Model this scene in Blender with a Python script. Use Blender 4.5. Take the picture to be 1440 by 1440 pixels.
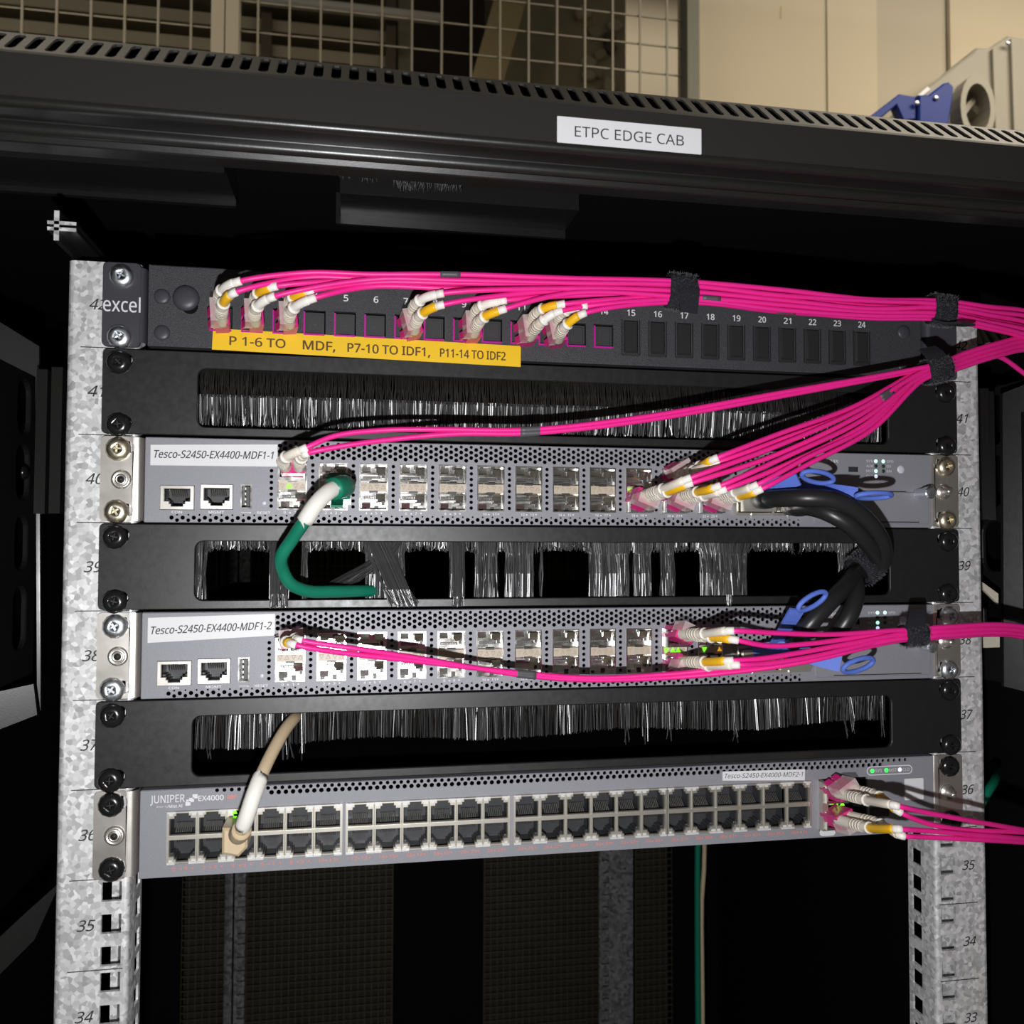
import bpy, math, random
from mathutils import Vector, Matrix
from mathutils.geometry import tessellate_polygon

# ---------------------------------------------------------------- scene, camera, light, exposure
scene = bpy.context.scene
for ob in list(bpy.data.objects):
    bpy.data.objects.remove(ob, do_unlink=True)
col = scene.collection
Z0 = 1790.0          # height of the bottom of rack unit 39 above the floor (mm)
random.seed(7)

cam_data = bpy.data.cameras.new('camera')
cam = bpy.data.objects.new('camera', cam_data)
col.objects.link(cam)
cam_data.sensor_width = 36.0
cam_data.lens = 1226.09 / 1440 * 36.0
cam_data.clip_start = 0.02
cam_data.clip_end = 60
yaw, pitch, roll = -0.176153, 0.0347793, 0.0033814
f_ = Vector((-math.sin(yaw) * math.cos(pitch), math.cos(yaw) * math.cos(pitch), math.sin(pitch)))
r_ = Vector((math.cos(yaw), math.sin(yaw), 0))
u_ = r_.cross(f_)
r2 = math.cos(roll) * r_ + math.sin(roll) * u_
u2 = -math.sin(roll) * r_ + math.cos(roll) * u_
M = Matrix.Identity(4)
for i in range(3):
    M[i][0], M[i][1], M[i][2] = r2[i], u2[i], -f_[i]
M.translation = Vector((-0.11388, -0.46969, (Z0 + 35.18) / 1000))
cam.matrix_world = M
cam_data.dof.use_dof = True
cam_data.dof.focus_distance = 0.50
cam_data.dof.aperture_fstop = 16
scene.camera = cam

world = bpy.data.worlds.new('room_air')
scene.world = world
world.use_nodes = True
bg = world.node_tree.nodes['Background']
bg.inputs[0].default_value = (1.0, 0.93, 0.82, 1)
bg.inputs[1].default_value = 0.055

# the phone flash just under the lens, and the lamps on the ceiling of the room
fl = bpy.data.lights.new('phone_flash', 'POINT')
fl.energy = 9.6
fl.shadow_soft_size = 0.004
fl.color = (0.98, 0.985, 1.0)
flo = bpy.data.objects.new('phone_flash', fl)
flo.location = (-0.122, -0.468, (Z0 - 30) / 1000)
col.objects.link(flo)


def ceiling_lamp(name, loc, sx, sy, e):
    l = bpy.data.lights.new(name, 'AREA')
    l.shape = 'RECTANGLE'
    l.size, l.size_y = sx, sy
    l.energy = e
    l.color = (1.0, 0.88, 0.70)
    o = bpy.data.objects.new(name, l)
    o.location = loc
    col.objects.link(o)


ceiling_lamp('ceiling_lamp', (1.35, 0.15, 3.15), 1.4, 0.3, 30)
ceiling_lamp('ceiling_lamp', (-1.1, 0.2, 3.2), 1.4, 0.3, 10)
ceiling_lamp('ceiling_lamp', (0.9, 2.15, 3.9), 1.4, 0.3, 8)

vs = scene.view_settings
vs.view_transform = 'Standard'
vs.look = 'None'
vs.exposure = 0.0
vs.gamma = 1.0
vs.use_curve_mapping = False

# ---------------------------------------------------------------- materials
MATS = {}


def mat(name, rgb, rough=0.5, metal=0.0, spec=0.5, var=0.0, vscale=300, bump=0.0, bscale=800, bdist=0.00012, emit=None,
        trans=0.0, coat=0.0, alpha=1.0, rvar=0.0, sss=0.0):
    m = bpy.data.materials.new(name)
    m.use_nodes = True
    nt = m.node_tree
    b = nt.nodes['Principled BSDF']
    c = (rgb[0], rgb[1], rgb[2], 1)
    b.inputs['Base Color'].default_value = c
    b.inputs['Roughness'].default_value = rough
    b.inputs['Metallic'].default_value = metal
    b.inputs['Specular IOR Level'].default_value = spec
    b.inputs['Transmission Weight'].default_value = trans
    b.inputs['Coat Weight'].default_value = coat
    b.inputs['Alpha'].default_value = alpha
    if sss:
        b.inputs['Subsurface Weight'].default_value = sss
        b.inputs['Subsurface Radius'].default_value = (0.004, 0.002, 0.002)
    if emit:
        b.inputs['Emission Color'].default_value = (rgb[0], rgb[1], rgb[2], 1)
        b.inputs['Emission Strength'].default_value = emit
    tc = nt.nodes.new('ShaderNodeTexCoord')
    nz = nt.nodes.new('ShaderNodeTexNoise')
    nz.inputs['Scale'].default_value = vscale
    nz.inputs['Detail'].default_value = 4
    nt.links.new(tc.outputs['Object'], nz.inputs['Vector'])
    if var > 0:
        mx = nt.nodes.new('ShaderNodeMix')
        mx.data_type = 'RGBA'
        mx.inputs['A'].default_value = tuple(max(0, v * (1 - var)) for v in rgb) + (1,)
        mx.inputs['B'].default_value = tuple(min(1, v * (1 + var)) for v in rgb) + (1,)
        nt.links.new(nz.outputs['Fac'], mx.inputs['Factor'])
        nt.links.new(mx.outputs['Result'], b.inputs['Base Color'])
    if rvar > 0:
        mr = nt.nodes.new('ShaderNodeMapRange')
        mr.inputs['From Min'].default_value = 0.3
        mr.inputs['From Max'].default_value = 0.7
        mr.inputs['To Min'].default_value = max(0, rough - rvar)
        mr.inputs['To Max'].default_value = rough + rvar
        nt.links.new(nz.outputs['Fac'], mr.inputs['Value'])
        nt.links.new(mr.outputs['Result'], b.inputs['Roughness'])
    if bump > 0:
        nb = nt.nodes.new('ShaderNodeTexNoise')
        nb.inputs['Scale'].default_value = bscale
        nb.inputs['Detail'].default_value = 3
        nt.links.new(tc.outputs['Object'], nb.inputs['Vector'])
        bp = nt.nodes.new('ShaderNodeBump')
        bp.inputs['Strength'].default_value = bump
        bp.inputs['Distance'].default_value = bdist
        nt.links.new(nb.outputs['Fac'], bp.inputs['Height'])
        nt.links.new(bp.outputs['Normal'], b.inputs['Normal'])
    MATS[name] = m
    return m


def galvanised(name, tint, scale=260, lo=0.30, hi=0.86):
    m = mat(name, tint, 0.42, 0.35)
    nt = m.node_tree
    b = nt.nodes['Principled BSDF']
    tc = nt.nodes.new('ShaderNodeTexCoord')
    wob = nt.nodes.new('ShaderNodeTexNoise')
    wob.inputs['Scale'].default_value = 500
    mixv = nt.nodes.new('ShaderNodeMix')
    mixv.data_type = 'VECTOR'
    mixv.inputs['Factor'].default_value = 0.0007
    nt.links.new(tc.outputs['Object'], wob.inputs['Vector'])
    nt.links.new(tc.outputs['Object'], mixv.inputs['A'])
    nt.links.new(wob.outputs['Color'], mixv.inputs['B'])
    vo = nt.nodes.new('ShaderNodeTexVoronoi')
    vo.inputs['Scale'].default_value = scale
    nt.links.new(mixv.outputs['Result'], vo.inputs['Vector'])
    sep = nt.nodes.new('ShaderNodeSeparateColor')
    nt.links.new(vo.outputs['Color'], sep.inputs['Color'])
    ra = nt.nodes.new('ShaderNodeMix')
    ra.data_type = 'RGBA'
    ra.inputs['A'].default_value = tuple(v * lo for v in tint) + (1,)
    ra.inputs['B'].default_value = tuple(min(1, v * hi) for v in tint) + (1,)
    nt.links.new(sep.outputs['Red'], ra.inputs['Factor'])
    nt.links.new(ra.outputs['Result'], b.inputs['Base Color'])
    mr = nt.nodes.new('ShaderNodeMapRange')
    mr.inputs['To Min'].default_value = 0.34
    mr.inputs['To Max'].default_value = 0.62
    nt.links.new(sep.outputs['Green'], mr.inputs['Value'])
    nt.links.new(mr.outputs['Result'], b.inputs['Roughness'])
    return m


mat('black_paint', (0.012, 0.012, 0.0125), 0.40, spec=0.6, bump=0.10, bscale=1500, rvar=0.04)
mat('cabinet_paint', (0.013, 0.0125, 0.012), 0.30, spec=0.5, bump=0.15, bscale=1300, rvar=0.015)
mat('fascia_paint', (0.024, 0.023, 0.021), 0.5, spec=0.25, bump=0.12, bscale=1500)
mat('panel_texture', (0.042, 0.042, 0.046), 0.50, spec=0.5, bump=1.0, bscale=2600, bdist=0.0003, var=0.5, vscale=1400)
mat('panel_smooth', (0.050, 0.050, 0.058), 0.42, spec=0.4)
mat('blank_plastic', (0.022, 0.022, 0.023), 0.42, spec=0.4, bump=0.2, bscale=900)
mat('interior_black', (0.004, 0.004, 0.004), 0.8, spec=0.1)
mat('switch_grey', (0.265, 0.263, 0.293), 0.50, metal=0.10, spec=0.40, bump=0.5, bscale=1600, var=0.12, vscale=1200)
mat('switch_body', (0.10, 0.10, 0.11), 0.5)
mat('nickel', (0.74, 0.70, 0.65), 0.36, metal=0.92, rvar=0.05, vscale=60)
mat('chrome', (0.86, 0.85, 0.82), 0.20, metal=1.0, rvar=0.06, vscale=150)
mat('cage_metal', (0.84, 0.82, 0.78), 0.19, metal=1.0, rvar=0.06, vscale=200)
mat('port_metal', (0.66, 0.63, 0.56), 0.38, metal=0.85, var=0.12, vscale=200)
mat('port_plastic', (0.035, 0.036, 0.039), 0.38)
mat('pin_metal', (0.42, 0.41, 0.38), 0.35, metal=0.8)
mat('light_pipe', (0.50, 0.42, 0.33), 0.40, spec=0.5, var=0.15, vscale=200)
mat('zinc_screw', (0.82, 0.86, 0.90), 0.36, metal=1.0, rvar=0.08, vscale=400)
mat('brass_screw', (0.82, 0.75, 0.58), 0.36, metal=1.0, rvar=0.08, vscale=400)
mat('black_screw', (0.010, 0.010, 0.011), 0.22, spec=0.6)
mat('recess_dark', (0.012, 0.012, 0.012), 0.6)
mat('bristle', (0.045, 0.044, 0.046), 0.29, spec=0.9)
mat('bristle_dark', (0.018, 0.017, 0.016), 0.35, spec=0.6)  # darker copy of bristle, shade put into the unlit strands
mat('fibre_pink', (0.84, 0.020, 0.275), 0.42, spec=0.4, var=0.05, vscale=120)
mat('connector_pink', (0.72, 0.03, 0.24), 0.25, spec=0.5, alpha=0.80)
mat('connector_clear', (0.90, 0.72, 0.70), 0.22, spec=0.5, alpha=0.42)
mat('adapter_violet', (0.52, 0.012, 0.30), 0.35, spec=0.5)
mat('boot_cream', (0.80, 0.73, 0.62), 0.40, spec=0.4, sss=0.1)
mat('boot_white', (0.84, 0.81, 0.75), 0.38, spec=0.4, sss=0.1)
mat('boot_yellow', (0.84, 0.47, 0.012), 0.40, spec=0.4)
mat('marker_grey', (0.085, 0.082, 0.092), 0.45)
mat('green_cable', (0.006, 0.18, 0.105), 0.36, spec=0.5, var=0.08, vscale=80)
mat('beige_cable', (0.60, 0.47, 0.30), 0.45, var=0.08, vscale=100)
mat('sleeve_white', (0.78, 0.76, 0.70), 0.48, var=0.05, vscale=100)
mat('black_cable', (0.016, 0.016, 0.017), 0.36, spec=0.5, bump=0.1, bscale=600)
mat('tab_blue', (0.105, 0.18, 0.62), 0.55, spec=0.25)
mat('clip_lit_metal', (0.80, 0.79, 0.76), 0.35, metal=0.35)  # flash-lit white put into the colour of the clips
mat('velcro', (0.020, 0.0205, 0.025), 0.9, spec=0.15, bump=1.0, bscale=2200, bdist=0.0005, var=0.9, vscale=2200)
mat('velcro_fuzz', (0.11, 0.11, 0.12), 0.6, spec=0.4)
mat('shutter_plastic', (0.045, 0.045, 0.047), 0.4, spec=0.5)
mat('label_white', (0.74, 0.735, 0.75), 0.42, spec=0.4, var=0.02, vscale=40)
mat('label_yellow', (0.86, 0.54, 0.015), 0.40, spec=0.45, var=0.03, vscale=40)
mat('ink_black', (0.025, 0.022, 0.022), 0.6)
mat('ink_brown', (0.10, 0.045, 0.008), 0.6)
mat('print_white', (0.72, 0.72, 0.74), 0.5)
mat('print_orange', (0.80, 0.20, 0.12), 0.5)
mat('led_green', (0.05, 1.0, 0.10), 0.3, emit=1.3)
mat('led_lime', (0.22, 1.0, 0.03), 0.3, emit=1.1)
mat('led_mint', (0.45, 1.0, 0.70), 0.3, emit=1.2)
mat('led_white', (0.72, 0.76, 1.0), 0.3, emit=0.9)
mat('led_amber', (1.0, 0.45, 0.02), 0.3, emit=0.7)
mat('led_off', (0.015, 0.05, 0.03), 0.3)
mat('button_white', (0.62, 0.62, 0.70), 0.4)
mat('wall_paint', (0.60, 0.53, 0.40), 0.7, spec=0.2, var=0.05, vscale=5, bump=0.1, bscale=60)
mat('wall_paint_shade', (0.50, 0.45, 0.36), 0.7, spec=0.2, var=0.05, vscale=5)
mat('mesh_wire', (0.33, 0.30, 0.23), 0.55, metal=0.1)
mat('post_beige', (0.50, 0.45, 0.35), 0.6, var=0.06, vscale=20)
mat('post_green', (0.17, 0.17, 0.13), 0.6, var=0.06, vscale=20)
mat('shelf_beige', (0.40, 0.36, 0.26), 0.7, var=0.15, vscale=6)
mat('store_dark', (0.11, 0.085, 0.065), 0.85, var=0.3, vscale=6)
mat('stone_grey', (0.36, 0.33, 0.24), 0.85, var=0.4, vscale=8)
mat('beam_ochre', (0.50, 0.41, 0.22), 0.7, var=0.12, vscale=8)
mat('pipe_white', (0.70, 0.68, 0.62), 0.4)
mat('socket_grey', (0.33, 0.31, 0.26), 0.5, spec=0.3, var=0.05, vscale=30)
mat('socket_blue', (0.004, 0.028, 0.24), 0.42, spec=0.2)
mat('floor_concrete', (0.25, 0.24, 0.22), 0.7, var=0.2, vscale=8)
mat('stock_blue', (0.010, 0.012, 0.030), 0.6)
mat('backing_olive', (0.030, 0.026, 0.012), 0.7, var=0.5, vscale=20)
mat('rear_wire', (0.10, 0.094, 0.07), 0.5, metal=0.4)
galvanised('galvanised', (0.93, 0.92, 0.92), 430, 0.50, 1.0)
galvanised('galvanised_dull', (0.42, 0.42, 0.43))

# ---------------------------------------------------------------- mesh tools (all in millimetres)


class MB:
    def __init__(self):
        self.v, self.f, self.m, self.s = [], [], [], []

    def add(self, vs_, fs, mi=0, smooth=False):
        b = len(self.v)
        self.v += [tuple(p) for p in vs_]
        for q in fs:
            self.f.append([b + i for i in q])
            self.m.append(mi)
            self.s.append(smooth)
        return self

    def box(self, x0, x1, y0, y1, z0, z1, mi=0):
        p = [(x, y, z) for z in (z0, z1) for y in (y0, y1) for x in (x0, x1)]
        return self.add(p, [(0, 2, 3, 1), (4, 5, 7, 6), (0, 1, 5, 4), (2, 6, 7, 3), (0, 4, 6, 2), (1, 3, 7, 5)], mi)

    def obox(self, c, ax, ay, az, hx, hy, hz, mi=0):
        c, ax, ay, az = Vector(c), Vector(ax), Vector(ay), Vector(az)
        p = [c + ax * sx * hx + ay * sy * hy + az * sz * hz for sz in (-1, 1) for sy in (-1, 1) for sx in (-1, 1)]
        return self.add(p, [(0, 2, 3, 1), (4, 5, 7, 6), (0, 1, 5, 4), (2, 6, 7, 3), (0, 4, 6, 2), (1, 3, 7, 5)], mi)

    def prism(self, outline, holes, a0, a1, axis='y', c=0.0, mi=0, back=True):
        """outline in (x,z) for axis y, (y,z) for axis x, (x,y) for axis z; chamfer c on the a0 side"""
        def P(q, a):
            return (q[0], a, q[1]) if axis == 'y' else ((a, q[0], q[1]) if axis == 'x' else (q[0], q[1], a))
        loops = [ccw(outline)] + [ccw(h) for h in holes]
        fr = [inset(l, c if k == 0 else -c) if c else l for k, l in enumerate(loops)]
        sg = 1 if a1 > a0 else -1
        flat = [q for l in fr for q in l]
        tri = tessellate_polygon([[Vector((q[0], q[1], 0)) for q in l] for l in fr])
        self.add([P(q, a0) for q in flat], tri, mi)
        if back:
            flat2 = [q for l in loops for q in l]
            tri2 = tessellate_polygon([[Vector((q[0], q[1], 0)) for q in l] for l in loops])
            self.add([P(q, a1) for q in flat2], tri2, mi)
        for l, fl_ in zip(loops, fr):
            n = len(l)
            ring = [P(q, a0) for q in fl_]
            if c:
                ring += [P(q, a0 + sg * c) for q in l]
            ring += [P(q, a1) for q in l]
            k = len(ring) // n
            fs = []
            for j in range(k - 1):
                for i in range(n):
                    fs.append((j * n + i, j * n + (i + 1) % n, (j + 1) * n + (i + 1) % n, (j + 1) * n + i))
            self.add(ring, fs, mi)
        return self

    def grid(self, x0, x1, z0, z1, y, rects, depth=0.0, mi=0):
        """flat plate in the xz plane with rectangular openings, opening walls going back by depth"""
        xs = sorted(set([x0, x1] + [min(max(v, x0), x1) for r in rects for v in (r[0], r[1])]))
        zs = sorted(set([z0, z1] + [min(max(v, z0), z1) for r in rects for v in (r[2], r[3])]))
        for i in range(len(xs) - 1):
            for j in range(len(zs) - 1):
                cx, cz = (xs[i] + xs[i + 1]) / 2, (zs[j] + zs[j + 1]) / 2
                if any(r[0] < cx < r[1] and r[2] < cz < r[3] for r in rects):
                    continue
                self.add([(xs[i], y, zs[j]), (xs[i + 1], y, zs[j]), (xs[i + 1], y, zs[j + 1]), (xs[i], y, zs[j + 1])],
                         [(0, 1, 2, 3)], mi)
        if depth:
            for r in rects:
                q = [(r[0], r[2]), (r[1], r[2]), (r[1], r[3]), (r[0], r[3])]
                self.add([(a, y, b) for a, b in q] + [(a, y + depth, b) for a, b in q],
                         [(i, (i + 1) % 4, 4 + (i + 1) % 4, 4 + i) for i in range(4)], mi)
        return self

    def cell(self, x0, x1, z0, z1, y, cx, cz, r, depth, n=8, mi=0):
        """rectangle with one round hole"""
        angs = [2 * math.pi * (i + .5) / n for i in range(n)]
        inn = [(cx + r * math.cos(a), cz + r * math.sin(a)) for a in angs]
        out = []
        for a in angs:
            dx, dz = math.cos(a), math.sin(a)
            tx = ((x1 - cx) if dx > 0 else (x0 - cx)) / dx if abs(dx) > 1e-6 else 1e9
            tz = ((z1 - cz) if dz > 0 else (z0 - cz)) / dz if abs(dz) > 1e-6 else 1e9
            t = min(tx, tz)
            out.append((cx + t * dx, cz + t * dz))
        ring = [(a, y, b) for a, b in out] + [(a, y, b) for a, b in inn] + [(a, y + depth, b) for a, b in inn]
        fs = []
        for i in range(n):
            j = (i + 1) % n
            fs.append((i, j, n + j, n + i))
            fs.append((n + i, n + j, 2 * n + j, 2 * n + i))
        # corners
        base = len(ring)
        for (qx, qz) in ((x0, z0), (x1, z0), (x1, z1), (x0, z1)):
            ca = math.atan2(qz - cz, qx - cx) % (2 * math.pi)
            k = int((ca / (2 * math.pi) * n - .5) % n)
            ring.append((qx, y, qz))
            fs.append((k, len(ring) - 1, (k + 1) % n))
        return self.add(ring, fs, mi)

    def lathe(self, prof, o, d, n=16, mi=0, smooth=True, cap=True):
        d = Vector(d).normalized()
        a = Vector((0, 0, 1)) if abs(d.z) < .9 else Vector((1, 0, 0))
        s = d.cross(a).normalized()
        t = s.cross(d)
        o = Vector(o)
        vs_, fs = [], []
        for (r, h) in prof:
            for i in range(n):
                w = 2 * math.pi * i / n
                vs_.append(o + d * h + s * (r * math.cos(w)) + t * (r * math.sin(w)))
        for j in range(len(prof) - 1):
            for i in range(n):
                fs.append((j * n + i, j * n + (i + 1) % n, (j + 1) * n + (i + 1) % n, (j + 1) * n + i))
        if cap:
            fs.append(tuple(range(n)))
            fs.append(tuple(range((len(prof) - 1) * n, len(prof) * n)))
        return self.add(vs_, fs, mi, smooth)

    def tube(self, pts, r, n=8, mi=0, cap=True, flat=None):
        pts = [Vector(p) for p in pts]
        rr = r if isinstance(r, (list, tuple)) else [r] * len(pts)
        vs_, fs = [], []
        up = None
        for i, p in enumerate(pts):
            t = (pts[min(i + 1, len(pts) - 1)] - pts[max(i - 1, 0)])
            t = t.normalized() if t.length > 1e-9 else Vector((1, 0, 0))
            if up is None:
                a = Vector((0, 0, 1)) if abs(t.z) < .9 else Vector((1, 0, 0))
                up = t.cross(a).normalized()
            up = (up - t * up.dot(t)).normalized()
            w = t.cross(up)
            for k in range(n):
                an = 2 * math.pi * k / n
                vs_.append(p + (up * math.cos(an) + w * math.sin(an)) * rr[i])
        for i in range(len(pts) - 1):
            for k in range(n):
                fs.append((i * n + k, i * n + (k + 1) % n, (i + 1) * n + (k + 1) % n, (i + 1) * n + k))
        if cap:
            fs.append(tuple(range(n)))
            fs.append(tuple(range((len(pts) - 1) * n, len(pts) * n)))
        return self.add(vs_, fs, mi, True)

    def mesh(self, name, mats):
        me = bpy.data.meshes.new(name)
        me.from_pydata([(a * .001, b * .001, c * .001) for a, b, c in self.v], [], self.f)
        for m in (mats if isinstance(mats, (list, tuple)) else [mats]):
            me.materials.append(MATS[m])
        me.polygons.foreach_set('material_index', self.m)
        me.polygons.foreach_set('use_smooth', self.s)
        me.update()
        fix_normals(me)
        return me


import bmesh


def fix_normals(me):
    bm = bmesh.new()
    bm.from_mesh(me)
    bmesh.ops.remove_doubles(bm, verts=bm.verts, dist=1e-6)
    bmesh.ops.recalc_face_normals(bm, faces=bm.faces)
    bm.to_mesh(me)
    bm.free()


def ccw(l):
    a = sum(l[i][0] * l[(i + 1) % len(l)][1] - l[(i + 1) % len(l)][0] * l[i][1] for i in range(len(l)))
    return list(l) if a > 0 else list(reversed(l))


def inset(l, c):
    n = len(l)
    out = []
    for i in range(n):
        p0, p1, p2 = Vector(l[i - 1]), Vector(l[i]), Vector(l[(i + 1) % n])
        e1, e2 = (p1 - p0), (p2 - p1)
        if e1.length < 1e-9 or e2.length < 1e-9:
            out.append((p1.x, p1.y))
            continue
        e1.normalize()
        e2.normalize()
        n1, n2 = Vector((-e1.y, e1.x)), Vector((-e2.y, e2.x))
        b = n1 + n2
        k = max(0.35, 1 + n1.dot(n2))
        b = b / k
        out.append((p1.x + b.x * c, p1.y + b.y * c))
    return out


def rrect(x0, x1, z0, z1, r, n=4):
    out = []
    for cx, cz, a0 in ((x1 - r, z0 + r, -90), (x1 - r, z1 - r, 0), (x0 + r, z1 - r, 90), (x0 + r, z0 + r, 180)):
        for i in range(n + 1):
            a = math.radians(a0 + 90 * i / n)
            out.append((cx + r * math.cos(a), cz + r * math.sin(a)))
    return out


def circle(cx, cz, r, n=16):
    return [(cx + r * math.cos(2 * math.pi * i / n), cz + r * math.sin(2 * math.pi * i / n)) for i in range(n)]


def smooth_path(pts, step=4.0):
    """Catmull-Rom through the points"""
    P = [Vector(p) for p in pts]
    P = [P[0] * 2 - P[1]] + P + [P[-1] * 2 - P[-2]]
    out = []
    for i in range(1, len(P) - 2):
        p0, p1, p2, p3 = P[i - 1:i + 3]
        d1 = max(1e-4, (p1 - p0).length ** .5)
        d2 = max(1e-4, (p2 - p1).length ** .5)
        d3 = max(1e-4, (p3 - p2).length ** .5)
        m1 = ((p1 - p0) / d1 - (p2 - p0) / (d1 + d2) + (p2 - p1) / d2) * d2
        m2 = ((p2 - p1) / d2 - (p3 - p1) / (d2 + d3) + (p3 - p2) / d3) * d2
        n = max(2, int((p2 - p1).length / step))
        for k in range(n):
            t = k / n
            t2, t3 = t * t, t * t * t
            out.append(p1 * (2 * t3 - 3 * t2 + 1) + m1 * (t3 - 2 * t2 + t) + p2 * (-2 * t3 + 3 * t2) + m2 * (t3 - t2))
    out.append(P[-2])
    return out


# ---------------------------------------------------------------- objects
BASE = {}


def setp(o, label=None, cat=None, group=None, kind=None):
    for k, v in (('label', label), ('category', cat), ('group', group), ('kind', kind)):
        if v:
            o[k] = v
    return o


def thing(name, mm, label, cat, group=None, kind=None):
    o = bpy.data.objects.new(name, None)
    o.empty_display_size = 0.01
    o.location = (mm[0] / 1000, mm[1] / 1000, (Z0 + mm[2]) / 1000)
    col.objects.link(o)
    BASE[o.name] = Vector(mm)
    return setp(o, label, cat, group, kind)


def build(name, mb, mats, parent=None, label=None, kind=None, cat=None, group=None):
    """mesh with vertices given in rack millimetres; child of parent when given"""
    base = BASE[parent.name] if parent is not None else Vector((0, 0, -Z0))
    if parent is None:
        # origin at the bottom centre of the mesh
        xs, ys, zs = zip(*mb.v)
        base = Vector(((min(xs) + max(xs)) / 2, (min(ys) + max(ys)) / 2, min(zs)))
    mb.v = [(a - base.x, b - base.y, c - base.z) for a, b, c in mb.v]
    o = bpy.data.objects.new(name, mb.mesh(name, mats))
    col.objects.link(o)
    if parent is not None:
        o.parent = parent
        BASE[o.name] = base.copy()
    else:
        o.location = (base.x / 1000, base.y / 1000, (Z0 + base.z) / 1000)
        BASE[o.name] = base.copy()
    return setp(o, label, cat, group, kind)


def inst(name, me, parent, mm, label=None, rot=None):
    """an object that shares mesh data, placed at rack millimetres under its parent"""
    o = bpy.data.objects.new(name, me)
    col.objects.link(o)
    o.parent = parent
    p = Vector(mm) - BASE[parent.name]
    o.location = p / 1000
    if rot:
        o.rotation_euler = rot
    BASE[o.name] = Vector(mm)
    return setp(o, label)


def sub(name, me, parent):
    o = bpy.data.objects.new(name, me)
    col.objects.link(o)
    o.parent = parent
    BASE[o.name] = BASE[parent.name].copy()
    return o


_tc = {}
try:      # the sans typeface that ships with Blender itself; the built-in one when it is missing
    import os
    FONT = bpy.data.fonts.load(os.path.join(bpy.utils.system_resource('DATAFILES'), 'fonts', 'NotoSansHebrew-Regular.woff2'))
except Exception:
    FONT = None


def text_geo(s, shear=0.0, bold=0.0):
    key = (s, shear, bold)
    if key in _tc:
        return _tc[key]
    cu = bpy.data.curves.new('t', 'FONT')
    cu.body = s
    cu.shear = shear
    cu.resolution_u = 4
    if FONT:
        cu.font = FONT
    ob = bpy.data.objects.new('t', cu)
    col.objects.link(ob)
    dg = bpy.context.evaluated_depsgraph_get()
    dg.update()
    me = bpy.data.meshes.new_from_object(ob.evaluated_get(dg))
    vs_ = [(v.co.x, v.co.y) for v in me.vertices]
    fs = [tuple(p.vertices) for p in me.polygons]
    bpy.data.objects.remove(ob, do_unlink=True)
    bpy.data.curves.remove(cu)
    bpy.data.meshes.remove(me)
    _tc[key] = (vs_, fs)
    return _tc[key]


def text(mb, s, x0, x1, z0, z1, y, shear=0.0, bold=0.0, mi=0):
    """flat lettering fitted into x0..x1, z0..z1 at depth y"""
    vs_, fs = text_geo(s, shear, bold)
    a0, a1 = min(v[0] for v in vs_), max(v[0] for v in vs_)
    b0, b1 = min(v[1] for v in vs_), max(v[1] for v in vs_)
    kx, kz = (x1 - x0) / (a1 - a0), (z1 - z0) / (b1 - b0)
    e = bold * (z1 - z0) * 1.5
    for k, (ox, oz) in enumerate(((0, 0), (-e, 0), (e, 0), (0, -e * .7), (0, e * .7)) if bold else ((0, 0),)):
        mb.add([(x0 + (v[0] - a0) * kx + ox, y - .012 * k, z0 + (v[1] - b0) * kz + oz) for v in vs_], fs, mi)
    return mb


U = 44.45


def zb(u):
    return (u - 39) * U

# ---------------------------------------------------------------- the room around the cabinet
def strip(mb, prof, z0, z1, mi=0, smooth=True):
    """surface swept along z from a profile of (x, y)"""
    n = len(prof)
    vs_ = [(p[0], p[1], z0) for p in prof] + [(p[0], p[1], z1) for p in prof]
    return mb.add(vs_, [(i, i + 1, n + i + 1, n + i) for i in range(n - 1)], mi, smooth)


def xstrip(mb, prof, x0, x1, mi=0, smooth=False):
    n = len(prof)
    vs_ = [(x0, p[0], p[1]) for p in prof] + [(x1, p[0], p[1]) for p in prof]
    return mb.add(vs_, [(i, i + 1, n + i + 1, n + i) for i in range(n - 1)], mi, smooth)


def arc(cx, cy, r, a0, a1, n=5):
    return [(cx + r * math.cos(math.radians(a0 + (a1 - a0) * i / n)), cy + r * math.sin(math.radians(a0 + (a1 - a0) * i / n)))
            for i in range(n + 1)]


build('floor', MB().box(-2600, 2600, -1800, 4200, -Z0 - 40, -Z0), 'floor_concrete', label='grey concrete floor under the cabinet', kind='structure')
w = build('wall_back', MB().box(472, 741, 1000, 1060, -Z0, 1500), 'wall_paint', label='beige painted wall behind the cabinet', kind='structure')
build('wall_panel', MB().box(741, 842, 996, 1060, -Z0, 1500), 'wall_paint', w)
build('wall_panel', MB().box(842.5, 997, 1010, 1060, -Z0, 1500), 'wall_paint_shade', w)  # shade on the set-back panel put into a darker paint
build('wall_panel', MB().box(1000, 2600, 1000, 1060, -Z0, 1500), 'wall_paint', w)
build('wall_mark', MB().prism([(648, 1005), (651, 1004), (652.5, 1028), (649, 1030)], [], 999.6, 1000), 'beam_ochre', w)

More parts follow.
